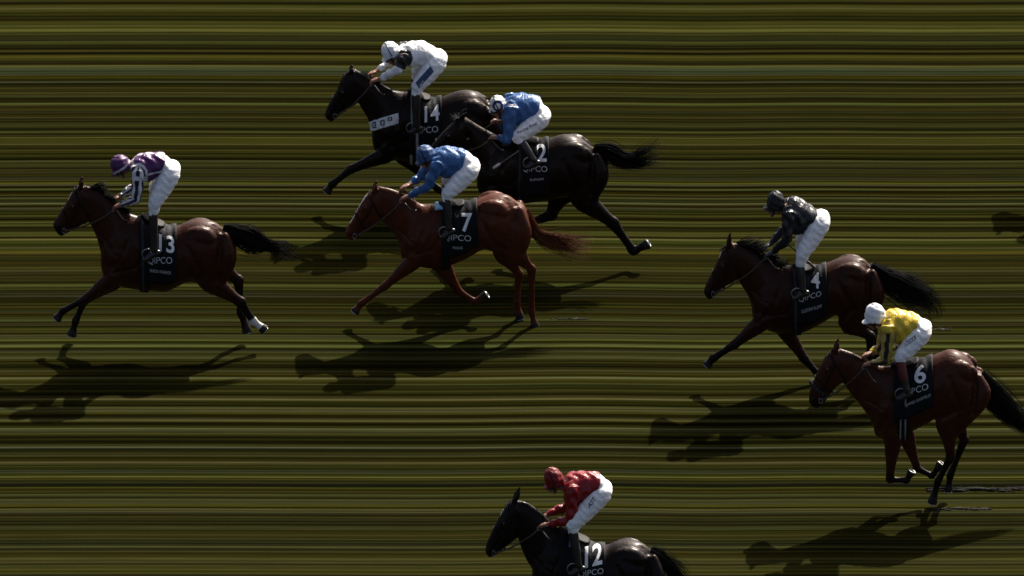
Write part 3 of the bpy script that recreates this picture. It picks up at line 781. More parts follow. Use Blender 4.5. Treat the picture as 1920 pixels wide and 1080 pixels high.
def make_jockey(J, Hs):
    k, o = J['k'], J['o']; Y0 = Hs['Y0']
    tomap = lambda x, y: (o[0] + x / k, o[1] + y / k)
    P = lambda x, y, lat=0.: on_plane(*tomap(x, y), Y0 - lat)
    pair = lambda q, s=1.: (P(*q[0]), P(*q[1]), q[2])
    mir = lambda p: Vector((p.x, 2 * Y0 - p.y, p.z))
    base = Vector((P(*J['hip']).x, Y0, 0))
    torso = [pair(q) for q in J['torso']]; pelv = [pair(q) for q in J['pelvis']]
    hip = P(*J['hip'], .095); knee = P(*J['knee'], .235); bt = P(*J['boottop'], .262); ank = P(*J['ankle'], .315); toe = P(*J['toe'], .33)
    legs = {-1: [hip, knee, bt, ank, toe], 1: [mir(p) for p in (hip, knee, bt, ank, toe)]}
    sh = P(*J['sh'], .165); el = P(*J['el'], .215); wr = P(*J['wr'], .10)
    arms = {-1: [sh, el, wr]}
    if 'far' in J: arms[1] = [mir(sh), P(*J['far'][0], -.20), P(*J['far'][1], -.07)]
    else:
        f = [mir(p) for p in (sh, el, wr)]; f[2] = f[2] + Vector((-.03, -.02, .03)); arms[1] = f
    # head frame
    F, Bk = P(*J['front']), P(*J['back'])
    f_ = (F - Bk); hl = f_.length; f_.normalize(); u_ = LAT.cross(f_).normalized()
    if u_.z < 0: u_ = -u_
    hc = F.lerp(Bk, .52); hh = J['dome'] * PX / k
    hw = .118
    neck0 = (torso[0][0] + torso[0][1]) / 2
    # --- body, one continuous surface
    g = Geo()
    inner = lambda rs, s: [((a + b) / 2 + (a - b) / 2 * s, (a + b) / 2 - (a - b) / 2 * s, w * s) for a, b, w in rs]
    g.add(loft(inner(torso, .86), 3, 20, .03, .03)); g.add(loft(inner(pelv, .84), 3, 20, .04, .04))
    for s in (-1, 1):
        h, kn, b, an, to = legs[s]
        g.add(tube([h, h.lerp(kn, .5), kn, b, b.lerp(an, .4), an], [.088, .08, .052, .044, .042, .033], sub=3, n=12))
        g.add(tube([an, an.lerp(to, .4) + Vector((0, 0, -.015)), an.lerp(to, .85)], [.026, .028, .018], sub=2, n=10))
        a0, a1, a2 = arms[s]
        g.add(tube([a0, a0.lerp(a1, .5), a1, a1.lerp(a2, .4), a2], [.055, .046, .038, .036, .025], sub=3, n=12))
    grips = {s: hand_geo(g, arms[s][2], arms[s][1], s) for s in (-1, 1)}
    skull = hc + u_ * .01 - f_ * .0
    g.add(ellipsoid(skull, [f_ * .098, LAT * .077, u_ * .095]))
    g.add(loft([(hc + f_ * .085 - u_ * .01, hc - f_ * .06 - u_ * .01, .068), (hc + f_ * .09 - u_ * .06, hc - f_ * .03 - u_ * .06, .062), (hc + f_ * .085 - u_ * .10, hc + f_ * .01 - u_ * .10, .046), (hc + f_ * .072 - u_ * .128, hc + f_ * .03 - u_ * .125, .03)], 3, 18, .01, .012))
    g.add(tube([hc + f_ * .088 - u_ * .03, hc + f_ * .112 - u_ * .066, hc + f_ * .095 - u_ * .074], [(.010, .011), (.014, .015), (.012, .016)], sub=2, n=10))
    g.add(ellipsoid(hc + f_ * .086 - u_ * .098, [f_ * .010, LAT * .024, u_ * .009], 10, 6))
    for s in (-1, 1): g.add(ellipsoid(hc - f_ * .012 - u_ * .045 + LAT * s * .072, [f_ * .018, LAT * .010, u_ * .031], 10, 6))
    g.add(tube([hc - u_ * .05 - f_ * .025, hc.lerp(neck0, .6) - u_ * .03, neck0.lerp((torso[1][0] + torso[1][1]) / 2, .4)], [.055, .053, .06], sub=3, n=14))
    me = fused(g, 'person', .0078, smooth=2, factor=.4)
    v = co(me); c = np.tile(np.array(J.get('skin', SKINC)), (len(v), 1))
    d, _ = seg_dist(v, [tuple(hc + f_ * .098 - u_ * .097 + LAT * .02), tuple(hc + f_ * .098 - u_ * .097 - LAT * .02)])
    c = mixc(c, (.22, .07, .055), 1 - sstep(d, .006, .012))
    if J.get('gloves'):
        for s in (-1, 1):
            d, _ = seg_dist(v, [tuple(arms[s][2]), tuple(grips[s])]); c = mixc(c, J['gloves'], 1 - sstep(d, .085, .09))
    tint(me, c)
    B = link('person', me, M_SKIN, None, base)
    tag(B, J['label'], 'jockey', 'jockeys crouched over their racehorses')
    # --- silks: one shirt with its sleeves
    g = Geo(); g.add(loft(torso, 4, 28, .02, .015))
    for s in (-1, 1):
        a0, a1, a2 = arms[s]
        tin = ((torso[1][0] + torso[1][1]) / 2).lerp(a0, .5)
        w = J.get('sleeve', 1.)
        g.add(tube([tin, a0, a0.lerp(a1, .45), a1, a1.lerp(a2, .45), a1.lerp(a2, .88)], [.075, .08 * w, .07 * w, .058 * w, .05 * w, .035], sub=3, n=14))
    me = fused(g, 'silks', .0095, smooth=3)
    v = co(me); nm = normals(me)
    axis = [tuple((a + b) / 2) for a, b, w in torso]
    ctx = dict(v=v, nm=nm, arms=arms, torso=torso, Y0=Y0, P=P, axis=axis)
    # folds
    d, t = seg_dist(v, axis)
    fold = np.sin(v[:, 0] * 46 + v[:, 2] * 31 + np.sin(v[:, 1] * 33) * 1.6) * .0055 + np.sin(v[:, 0] * 23 - v[:, 2] * 50 + v[:, 1] * 17) * .0038
    set_co(me, v + nm * fold[:, None])
    tint(me, J['silks'](ctx)); silks = link('silks', me, M_SILK, B, base)
    # --- breeches
    g = Geo(); g.add(loft(pelv, 4, 28, .02, .05))
    for s in (-1, 1):
        h, kn, b, an, to = legs[s]
        tr_, mr_, kr_, br_ = J.get('thigh', (.118, .105, .082, .052))
        g.add(tube([h.lerp(Vector((h.x, Y0, h.z)), .3) + (h - kn).normalized() * .06, h, h.lerp(kn, .5), kn, kn.lerp(b, .5), b], [tr_ * .9, tr_, mr_, kr_, (kr_ + br_) / 2 * .96, br_], sub=3, n=16))
    me = fused(g, 'breeches', .0095, smooth=3)
    v = co(me); nm = normals(me)
    d, t = seg_dist(v, [tuple(hip), tuple(knee), tuple(bt)])
    fold = np.sin(v[:, 2] * 70 + v[:, 0] * 30 + np.sin(v[:, 0] * 40) * 1.3) * .0026
    set_co(me, v + nm * fold[:, None])
    tint(me, np.tile(np.array((.80, .80, .78)), (len(v), 1))); breech = link('breeches', me, M_BREECH, B, base)
    for item in J.get('leg_print', []):
        bb = [bvh_of(breech)]
        if item[0] == 'panel':
            vs = [(x, y) for y in np.linspace(0, 1, 5) for x in np.linspace(0, 1, 13)]
            fs = [[j * 13 + i, j * 13 + i + 1, j * 13 + i + 14, j * 13 + i + 13] for j in range(4) for i in range(12)]
            nm_ = 'printed_panel'
        else: vs, fs = text_2d(item[0], item[3]); nm_ = 'printed_lettering'
        dm = decal_from_2d(vs, fs, nm_, [tomap(*q) for q in item[1]], bb, off=item[4])
        if len(dm.polygons): link(nm_, dm, item[2], breech, base, sm=False)
    # --- boots
    for s in (-1, 1):
        h, kn, b, an, to = legs[s]
        fd = (to - an).normalized()
        heel = an - Vector((fd.x, fd.y, 0)).normalized() * .05 + Vector((0, 0, -.035))
        g = Geo(); g.add(tube([b + (kn - b).normalized() * .01, b.lerp(an, .35), b.lerp(an, .75), an], [.054, .052, .043, .041], sub=3, n=14))
        g.add(tube([heel, an.lerp(to, .3) + Vector((0, 0, -.03)), an.lerp(to, .75) + Vector((0, 0, -.02)), to], [(.034, .034), (.044, .040), (.036, .044), (.024, .032)], sub=3, n=14))
        me = fused(g, 'boot', .008, smooth=2)
        v = co(me); d, t = seg_dist(v, [tuple(b), tuple(an)])
        cb = np.tile(np.array(J.get('boot', (.012, .011, .011))), (len(v), 1))
        if 'boottopcol' in J: cb = mixc(cb, J['boottopcol'], (1 - sstep(t, J.get('cuff', .35), J.get('cuff', .35) + .06)))
        tint(me, cb); link('boot', me, M_BOOT, B, base)
        # stirrup iron and leather hang from the saddle
        sc_ = an.lerp(to, .62) + Vector((0, 0, .02))
        sir = Geo().add(torus(sc_, Vector((1, 0, 0)), Vector((0, 0, 1)), .064, .007, 22, 6))
        sir.add(tube([sc_ + Vector((-.05, 0, -.045)), sc_ + Vector((.05, 0, -.045))], [(.006, .02)] * 2, sub=2, n=8))
        m2 = mesh_from(sir, 'stirrup'); link('stirrup', m2, M_STEEL, Hs['saddle'], Hs['base'])
        topx = kn.lerp(b, .6).x + .03; A, Bq, w = trunk_at(Hs['tsec'], topx)
        t0 = A.lerp(Bq, .16); t0.y = Y0 + s * (w * .85 + .03)
        lt = Geo().add(tube([t0, t0.lerp(sc_, .5), sc_ + Vector((0, 0, .065))], [(.011, .004)] * 3, sub=3, n=8))
        link('stirrup_leather', mesh_from(lt, 'stirrup_leather'), M_LEATHER, Hs['saddle'], Hs['base'])
    # --- helmet: dome, peak, rim
    g = Geo(); rings = []; n = 28
    a_len = hl * .5
    for i in range(11):
        t = i / 10 * math.pi / 2 * .985
        cs, sn = math.cos(t) ** .8, math.sin(t)
        rings.append([hc + f_ * (a_len * cs * math.cos(2 * math.pi * j / n)) + LAT * (hw * cs * math.sin(2 * math.pi * j / n)) + u_ * (hh * sn) for j in range(n)])
    low = [hc + f_ * (a_len * .97 * math.cos(2 * math.pi * j / n)) + LAT * (hw * .98 * math.sin(2 * math.pi * j / n)) - u_ * (.022 + .02 * (math.cos(2 * math.pi * j / n) < -.2)) for j in range(n)]
    g.add(skin_rings([low] + rings, n))
    # peak
    pv, pf = [], []
    for i in range(13):
        a = R(-58 + 116 * i / 12)
        ed = hc + f_ * (a_len * .93 * math.cos(a)) + LAT * (hw * .95 * math.sin(a)) - u_ * .006
        ou = ed + f_ * (.055 * math.cos(a * 1.3)) - u_ * .022
        pv += [ed + u_ * .007, ou + u_ * .003, ou - u_ * .003, ed - u_ * .004]
    for i in range(12):
        for q in range(4): a = i * 4 + q; b = i * 4 + (q + 1) % 4; pf.append([a, b, b + 4, a + 4])
    pf += [[3, 2, 1, 0], [48, 49, 50, 51]]
    g.add((pv, pf)); g.add(ellipsoid(hc + u_ * (hh + .004), [f_ * .014, LAT * .014, u_ * .008], 10, 6))
    me = fused(g, 'helmet', .006, smooth=2)
    v = co(me); nm = normals(me); rel = v - np.array(hc)
    aa = np.arctan2(rel @ np.array(LAT), rel @ np.array(f_)); up_ = (rel @ np.array(u_)) / hh
    v = v + nm * (.0030 * np.sin(aa * 9 + up_ * 5) * np.clip(1 - up_, 0, 1) + .002 * np.sin(aa * 4 - up_ * 14))[:, None]; set_co(me, v)
    rel = v - np.array(hc)
    hx, hy, hz = rel @ np.array(f_), rel @ np.array(LAT), rel @ np.array(u_)
    tint(me, J['helmet'](hx, hy, hz, len(v), hh, a_len)); hel = link('helmet', me, M_HELMET, B, base)
    st = Geo()
    for s in (-1, 1):
        st.add(tube([hc + LAT * s * .116 + u_ * .0 + f_ * .02, hc + LAT * s * .082 - u_ * .07 + f_ * .03, hc + f_ * .055 - u_ * .134], [(.007, .003)] * 3, sub=3, n=6))
    link('chin_strap', mesh_from(st, 'chin_strap'), M_LEATHER, hel, base)
    if J.get('strapline'):
        hs = Geo(); q = []
        for i in range(15):
            a = math.pi * (i / 14); q.append(hc + LAT * ((hw + .004) * math.cos(a)) + u_ * ((hh + .004) * math.sin(a)) + f_ * J['strapline'])
        hs.add(tube(q, [(.006, .004)] * 15, sub=1, n=6)); link('goggle_strap', mesh_from(hs, 'goggle_strap'), M_LEATHER, hel, base)
    gg = Geo()
    ps = []
    for i in range(11):
        a = R(-75 + 150 * i / 10); ps.append(hc + f_ * (.103 * math.cos(a)) + LAT * (.088 * math.sin(a)) - u_ * .036)
    gg.add(tube(ps, [(.024, .008)] * 11, sub=2, n=10)); link('goggles', mesh_from(gg, 'goggles'), M_GOGGLE, B, base)
    # --- reins, from the bit rings through the fists, looping on to the neck
    rg = Geo(); nbvh = Hs['body']
    for s in (-1, 1):
        b0, h0 = Hs['bits'][s], grips[s]; q = []
        for i in range(9):
            t = i / 8; p = b0.lerp(h0, t) + Vector((0, 0, -.05 * math.sin(math.pi * t)))
            src = Vector((p.x, Y0 + s * .7, p.z)); hit = nbvh.ray_cast(src, Vector((0, -s, 0)))
            if hit[0] is not None and (p.y - Y0) * s < (hit[0].y - Y0) * s + .012: p.y = hit[0].y + s * .014
            if i == 8: p = h0
            q.append(p)
        rg.add(tube(q, [(.010, .004)] * 9, sub=2, n=8))
    a, b = grips[-1], grips[1]; wth = Hs['wth']
    q = [a]
    drop = J.get('loop', .16)
    for t in np.linspace(.15, .85, 8):
        p = a.lerp(b, t); f = math.sin(math.pi * t)
        q.append(Vector((p.x + .16 * f, p.y + (1 if t > .5 else -1) * .12 * math.sin(2 * math.pi * min(t, 1 - t) * 1.0) , p.z - drop * f)))
    q.append(b); rg.add(tube(q, [(.009, .004)] * 10, sub=3, n=8))
    link('reins', mesh_from(rg, 'reins'), M_TAN, Hs['bridle'], Hs['base'])
    if J.get('whip'):
        lab, a_, b_, cA, cB, lat = J['whip']
        p0, p1 = P(*a_, lat), P(*b_, lat * 1.15)
        wg = Geo().add(tube([p0, p0.lerp(p1, .3), p0.lerp(p1, .72), p0.lerp(p1, .76), p1], [.010, .008, .006, (.017, .012), (.015, .008)], sub=3, n=10))
        me = mesh_from(wg, 'whip'); v = co(me); d, t = seg_dist(v, [tuple(p0), tuple(p1)])
        tint(me, mixc(np.tile(np.array(cA), (len(v), 1)), cB, sstep(t, .7, .76)))
        tag(link('whip', me, M_WHIP, None, base), lab, 'whip', 'whips held by jockeys')
    return B

# colour rules of the silks ---------------------------------------------------------
def plain(col):
    return lambda c: np.tile(np.array(col), (len(c['v']), 1))
def arm_data(c, s):
    line = [tuple(p) for p in c['arms'][s]]
    d, t = seg_dist(c['v'], line); return d, t
def silks_purple(c):
    v, Y0 = c['v'], c['Y0']; out = np.tile(np.array((.066, .011, .088)), (len(v), 1))
    W, NV = (.62, .60, .58), (.012, .012, .04)
    td, tt = seg_dist(v, c['axis'])
    # seams: along the spine, round the hem of the flank
    top = [tuple(a) for a, b, w in c['torso']]
    d, _ = seg_dist(v, top); out = mixc(out, W, 1 - sstep(d, .016, .021))
    hem = [tuple(c['P'](480, 388, .18)), tuple(c['P'](600, 372, .17)), tuple(c['P'](710, 348, .15))]
    xz = v.copy(); xz[:, 1] = 0
    line = [(p[0], 0, p[2]) for p in hem]
    d, _ = seg_dist(xz, line); out = mixc(out, W, 1 - sstep(d, .011, .015))
    under = [(p[0], 0, p[2] - .06) for p in hem]
    for s in (-1, 1):
        d, t = arm_data(c, s); on = (d < .115) & ((v[:, 1] - Y0) * s > .07) & ((t > .12) | (d < .09))
        a0 = np.array(c['arms'][s][0]); a1 = np.array(c['arms'][s][1]); a2 = np.array(c['arms'][s][2])
        ax1 = (a1 - a0) / np.linalg.norm(a1 - a0); ax2 = (a2 - a1) / np.linalg.norm(a2 - a1)
        ax = np.where((t < 1)[:, None], ax1[None], ax2[None]); org = np.where((t < 1)[:, None], a0[None], a1[None])
        rel = v - org; rel = rel - (rel * ax).sum(1)[:, None] * ax
        side = np.cross(ax, np.array([0, 1., 0])[None]); side /= np.linalg.norm(side, axis=1)[:, None]
        ang = np.arctan2(rel[:, 1], (rel * side).sum(1))
        st = (np.sin(ang * 5 + .5) > 0.05).astype(float)
        on = on & ((t > .02) | (np.linalg.norm(v - a0, axis=1) < .09))
        out[on] = mixc(np.tile(np.array(NV), (on.sum(), 1)), W, st[on])
        rg = np.abs(np.linalg.norm(v - a0, axis=1) - .098) < .012
        out[rg & (t < .25)] = W
    return out
def silks_white(c):
    v, Y0 = c['v'], c['Y0']; out = np.tile(np.array((.80, .79, .76)), (len(v), 1))
    for s in (-1, 1):
        d, t = arm_data(c, s)
        on = (d < .105) & (t < .86) & ((v[:, 1] - Y0) * s > .10)
        out[on & (np.linalg.norm(v - np.array(c['arms'][s][0]), axis=1) < .155)] = (.014, .012, .012)
    return out
def silks_yellow(c):
    v, Y0 = c['v'], c['Y0']; out = np.tile(np.array((.62, .43, .03)), (len(v), 1))
    for s in (-1, 1):
        d, t = arm_data(c, s); on = (d < .105) & ((v[:, 1] - Y0) * s > .09)
        a = c['arms'][s]
        xz = v.copy(); xz[:, 1] = 0
        line = [(p.x, 0, p.z) for p in a]; dx, _ = seg_dist(xz, line)
        out[on & (t > .1)] = (.38, .27, .06)
        out[on & (dx < .024) & (t > .15)] = (.02, .014, .012)
    return out
def helm(col, rim=None, band=None, front=None):
    def f(hx, hy, hz, n, hh, al):
        c = np.tile(np.array(col), (n, 1))
        if rim is not None: c = mixc(c, rim[0], ((hz < rim[2]) & (hz > rim[1]) & (hx < al * .95)).astype(float))
        if band is not None:
            for lo, hi, cc in band:
                r = np.sqrt((hx - .0) ** 2 + (hz - hh * .25) ** 2)
                c = mixc(c, cc, ((r > lo) & (r < hi) & (np.abs(hy) > .03)).astype(float))
        if front is not None: c = mixc(c, front[0], (hx < -front[1]).astype(float))
        return c
    return f

# ------------------------------------------------------------------ the seven runners, traced
BLK, WHT, GREY = (.006, .006, .007), (.30, .30, .28), (.035, .035, .035)
G0 = [BLK] * 9
G2 = [BLK, WHT, WHT, BLK, BLK, BLK, WHT, WHT, BLK]
G1 = [BLK, BLK, BLK, GREY, GREY, BLK, BLK, BLK, BLK]
TW = [.16, .215, .235, .265, .285, .285, .28, .275, .235, .18]
def trunk_rows(tops, bots): return [(a, b, w) for a, b, w in zip(tops, bots, TW)]
HW = [.082, .100, .086, .066, .058, .050]
NW = [.072, .082, .10, .135, .18]

H13 = dict(o=(80, 260), k=2.769, ground=648, seed=1, wf=1.2, wh=1.28, coat=(0.0316, 0.0088, 0.0038), hair=(.004, .0035, .0035),
    label='bay racehorse numbered 13 alone in front at the left of the field', cloth_label='black saddle cloth numbered 13 on the leading bay horse', saddle_label='racing saddle under the jockey in purple and white',
    head=[((185,242),(258,335),HW[0]),((155,270),(240,425),HW[1]),((125,325),(205,447),HW[2]),((95,375),(160,471),HW[3]),((70,412),(128,490),HW[4]),((56,438),(104,504),HW[5])],
    ear=((196,250),(208,203)),
    neck=[((212,240),(236,425),NW[0]),((290,264),(258,465),NW[1]),((360,322),(282,520),NW[2]),((430,378),(299,590),NW[3]),((500,402),(310,690),NW[4])],
    trunk=trunk_rows([(335,470),(400,400),(480,398),(560,425),(640,450),(700,452),(750,430),(820,418),(890,430),(935,462)],[(328,720),(395,765),(480,782),(570,790),(640,794),(700,767),(760,742),(830,752),(890,745),(925,715)]),
    fore=[[(350,735,.11),(212,838,.10),(108,893,.09),(70,938,.09)],[(370,740,-.11),(215,845,-.10),(172,945,-.09),(150,1024,-.09)]],
    hind=[[(870,600,.12),(862,735,.13),(1028,850,.11),(1092,945,.10),(1155,995,.10)],[(890,600,-.12),(920,670,-.12),(1015,735,-.11),(1030,905,-.10),(1064,1006,-.10)]],
    socks=[(2, .85, 1.6)], blaze=[(.15, .75, .010)],
    tail=[(935,470,20),(990,490,38),(1060,520,52),(1120,545,46),(1180,560,30),(1250,580,40),(1335,628,30)],
    cloth=(525,695), girth=-.02, girthcol=G1, mane=.18, wild=1.4,
    print=[('13',[(535,500+22),(690,532),(535,450)],.0,M_WHITE,'printed_number')])
H13['print'] = [('13',((604,583),(684,598),(604,494)),.022,M_WHITE,'printed_number'),('QIPCO',((545,655),(672,655),(545,615)),.0,M_GREYP,'printed_logo'),('SAXON WARRIOR',((556,692),(667,706),(556,675)),.0,M_GREYP,'printed_name')]

H14 = dict(o=(590, 60), k=2.769, ground=390, seed=2, wf=1.3, wh=1.1, coat=(0.0053, 0.0033, 0.0023), hair=(.004, .0035, .0035),
    label='dark brown racehorse numbered 14 with a white breast girth at the top of the field', cloth_label='black saddle cloth numbered 14 on the dark brown horse', saddle_label='racing saddle under the jockey all in white with black upper sleeves',
    head=[((183,196),(245,290),HW[0]),((142,232),(226,362),HW[1]),((115,298),(190,385),HW[2]),((85,350),(150,412),HW[3]),((62,395),(122,440),HW[4]),((53,424),(98,460),HW[5])],
    ear=((190,205),(194,176)),
    neck=[((207,190),(226,365),NW[0]),((275,226),(246,402),NW[1]),((345,266),(272,445),NW[2]),((410,300),(292,505),NW[3]),((475,312),(300,575),NW[4])],
    trunk=trunk_rows([(335,380),(400,318),(480,310),(550,332),(630,346),(700,320),(760,302),(820,304),(870,330),(900,365)],[(322,620),(390,655),(470,672),(560,690),(640,700),(720,690),(790,680),(840,672),(870,650),(895,600)]),
    fore=[[(375,635,.11),(190,712,.10),(92,790,.09),(62,832,.09)],[(455,640,-.11),(560,740,-.10),(640,815,-.09),(690,850,-.09)]],
    hind=[[(860,520,.12),(850,650,.12),(950,760,.11),(930,850,.10),(900,888,.10)],[(870,500,-.12),(880,620,-.12),(985,700,-.11),(1000,790,-.10),(985,840,-.10)]],
    tail=[(905,380,18),(950,420,24),(985,480,30),(1010,540,28),(1040,590,18)],
    cloth=(498,658), girth=.12, girthcol=G2, mane=.15, wild=.55,
    breastgirth=((288,520),(438,474),(284,466),[((305,499),(321,497),(303,468)),((344,489),(365,484),(344,459)),((381,461),(402,461),(381,441))]),
    print=[('14',((571,470),(650,458),(571,386)),.022,M_WHITE,'printed_number'),('QIPCO',((510,538),(642,525),(508,500)),.0,M_GREYP,'printed_logo')])

H2 = dict(o=(880, 160), k=2.769, ground=495, seed=3, wf=1.2, wh=1.45, coat=(0.0048, 0.0032, 0.0023), hair=(.004, .0035, .0035),
    label='near black racehorse numbered 2 with its head over the flank of horse 14', cloth_label='black saddle cloth numbered 2 on the near black horse', saddle_label='racing saddle under the jockey with the hooped white and navy cap',
    head=[((-42,155),(10,250),HW[0]),((-92,196),(-25,290),HW[1]),((-143,246),(-82,325),HW[2]),((-185,296),(-130,362),HW[3]),((-212,330),(-165,386),HW[4]),((-224,350),(-184,395),HW[5])],
    ear=((-45,165),(-10,128)),
    neck=[((-30,158),(5,255),NW[0]),((30,196),(8,310),NW[1]),((100,236),(18,380),NW[2]),((170,268),(28,460),NW[3]),((220,275),(52,520),NW[4])],
    trunk=trunk_rows([(75,360),(145,285),(220,272),(290,285),(360,286),(425,272),(485,254),(545,260),(605,292),(650,330)],[(62,560),(140,600),(215,610),(290,613),(360,603),(430,596),(500,580),(560,585),(610,580),(645,545)]),
    fore=[[(110,560,.11),(60,680,.10),(80,780,.09),(110,740,.09)],[(120,560,-.11),(20,640,-.10),(-70,740,-.09),(-110,790,-.09)]],
    hind=[[(590,470,.12),(585,590,.13),(745,715,.11),(852,860,.10),(932,820,.10)],[(565,450,-.12),(475,555,-.12),(425,672,-.11),(260,735,-.10),(215,775,-.10)]],
    tail=[(645,332,20),(715,352,38),(790,388,36),(860,396,38),(930,375,58),(1015,345,88)],
    cloth=(262,412), girth=.02, girthcol=G1, mane=.12, wild=.4,
    print=[('2',((350,397),(402,397),(350,305)),.022,M_WHITE,'printed_number'),('QIPCO',((275,452),(405,455),(275,417)),.0,M_GREYP,'printed_logo'),('ELARQAM',((316,498),(385,494),(316,484)),.0,M_GREYP,'printed_name')])

H7 = dict(o=(630, 260), k=2.843, ground=605, seed=4, wf=1.15, wh=1.05, coat=(0.0650, 0.0156, 0.0054), hair=(.12, .036, .013), blackpoints=False,
    label='chestnut racehorse numbered 7 with a reddish tail in the middle group', cloth_label='black saddle cloth numbered 7 on the chestnut horse', saddle_label='racing saddle under the jockey in plain royal blue cap and silks',
    head=[((205,268),(265,395),HW[0]),((166,292),(235,428),HW[1]),((130,345),(200,456),HW[2]),((95,410),(150,494),HW[3]),((63,464),(112,528),HW[4]),((50,488),(88,540),HW[5])],
    ear=((202,280),(219,228)),
    neck=[((226,252),(240,428),NW[0]),((300,268),(276,470),NW[1]),((380,302),(315,512),NW[2]),((450,345),(338,565),NW[3]),((515,356),(348,640),NW[4])],
    trunk=trunk_rows([(385,440),(440,365),(510,347),(580,352),(650,345),(710,338),(770,315),(840,293),(910,298),(965,335)],[(365,640),(430,677),(510,692),(575,685),(655,657),(720,625),(785,590),(850,606),(910,630),(960,605)]),
    fore=[[(410,655,.11),(262,785,.10),(135,880,.09),(98,925,.09)],[(570,680,-.05),(655,815,-.06),(738,868,-.07),(806,832,-.07)]],
    hind=[[(945,470,.12),(950,605,.13),(1042,695,.11),(1042,920,.10),(1064,1012,.10)],[(910,480,-.12),(900,610,-.12),(975,722,-.11),(963,870,-.10),(982,960,-.10)]],
    tail=[(1005,385,16),(1035,450,20),(1075,505,22),(1135,540,36),(1210,560,50),(1290,575,62),(1370,585,72)],
    cloth=(565,752), girth=.12, girthcol=G0, mane=.07, wild=.15, blaze=[(.05, .6, .02), (.5, 3.6, .014)], cloth_low=(-27, -23),
    pad=(((528,388),(565,384),(526,300)), (.25, .50, .72), 0),
    print=[('7',((668,497),(727,497),(668,397)),.022,M_WHITE,'printed_number'),('QIPCO',((572,545),(720,553),(572,508)),.0,M_GREYP,'printed_logo'),('MASAR',((623,588),(676,589),(623,574)),.0,M_GREYP,'printed_name')])

H4 = dict(o=(1300, 340), k=2.769, ground=722, seed=5, wf=1.35, wh=1.2, coat=(0.0246, 0.0073, 0.0037), hair=(.004, .0035, .0035),
    label='dark bay racehorse numbered 4 with a windblown black mane at the right', cloth_label='black saddle cloth numbered 4 on the dark bay horse', saddle_label='racing saddle under the jockey in black silks and dark cap',
    head=[((193,312),(262,438),HW[0]),((152,350),(235,500),HW[1]),((121,420),(195,530),HW[2]),((92,480),(150,555),HW[3]),((66,530),(116,594),HW[4]),((56,562),(92,610),HW[5])],
    ear=((183,335),(193,270)),
    neck=[((216,318),(226,500),NW[0]),((290,345),(252,545),NW[1]),((370,395),(282,592),NW[2]),((440,428),(300,645),NW[3]),((505,442),(305,700),NW[4])],
    trunk=trunk_rows([(340,520),(410,442),(480,432),(550,450),(620,450),(690,425),(750,400),(820,388),(880,398),(915,432)],[(330,740),(398,778),(475,790),(560,786),(630,757),(700,716),(755,690),(830,712),(885,720),(912,690)]),
    fore=[[(345,740,.11),(212,848,.10),(105,918,.09),(68,958,.09)],[(480,775,-.11),(575,920,-.10),(655,1010,-.09),(690,1040,-.09)]],
    hind=[[(860,590,.12),(812,735,.12),(918,805,.11),(915,915,.10),(905,975,.10)],[(880,580,-.12),(860,690,-.12),(930,770,-.11),(945,900,-.10),(925,970,-.10)]],
    tail=[(918,440,20),(970,490,40),(1040,535,58),(1115,575,70),(1180,615,76),(1235,665,62),(1262,725,34)],
    cloth=(530,690), girth=.0, girthcol=G1, mane=.27, wild=1.8, blaze=[(.2, .6, .012)],
    print=[('4',((612,552),(658,558),(612,470)),.022,M_WHITE,'printed_number'),('QIPCO',((548,632),(666,600),(546,600)),.0,M_GREYP,'printed_logo'),('GUSTAV KLIMT',((563,685),(670,655),(561,668)),.0,M_GREYP,'printed_name')])

H6 = dict(o=(1490, 550), k=2.572, ground=945, seed=6, wf=1.08, wh=1.08, coat=(0.0421, 0.0123, 0.0055), hair=(.004, .0035, .0035),
    label='bay racehorse numbered 6 with both forelegs folded at the right edge', cloth_label='black saddle cloth numbered 6 on the bay horse at right', saddle_label='racing saddle under the jockey in yellow silks',
    head=[((203,268),(272,388),HW[0]),((156,292),(242,420),HW[1]),((122,348),(215,438),HW[2]),((92,418),(175,482),HW[3]),((72,470),(145,525),HW[4]),((68,514),(118,549),HW[5])],
    ear=((196,275),(213,222)),
    neck=[((216,264),(228,425),NW[0]),((290,290),(266,478),NW[1]),((370,334),(312,534),NW[2]),((430,350),(352,592),NW[3]),((485,346),(380,650),NW[4])],
    trunk=trunk_rows([(405,440),(455,358),(515,344),(565,332),(630,312),(690,290),(745,270),(800,282),(850,325),(878,372)],[(400,690),(450,715),(510,690),(575,660),(635,630),(695,595),(745,605),(800,622),(845,600),(868,560)]),
    fore=[[(474,710,.11),(458,898,.10),(540,902,.09),(566,858,.09)],[(535,680,-.06),(592,845,-.07),(662,880,-.08),(708,820,-.08)]],
    hind=[[(800,440,.12),(735,620,.13),(752,790,.11),(692,905,.10),(662,1014,.10)],[(830,440,-.12),(775,600,-.12),(818,705,-.11),(750,880,-.10),(740,956,-.10)]],
    tail=[(892,390,22),(930,455,38),(980,520,46),(1040,580,46),(1110,630,44),(1180,670,40),(1230,700,28)],
    cloth=(478,664), girth=.24, girthcol=[BLK, BLK, WHT, BLK, BLK, BLK, WHT, BLK, BLK], mane=.11, wild=.45, noseband=True, cloth_low=(-17, -12),
    print=[('6',((578,437),(633,430),(578,348)),.022,M_WHITE,'printed_number'),('QIPCO',((524,508),(646,468),(520,472)),.0,M_GREYP,'printed_logo'),('JAMES GARFIELD',((540,550),(657,500),(537,533)),.0,M_GREYP,'printed_name')])

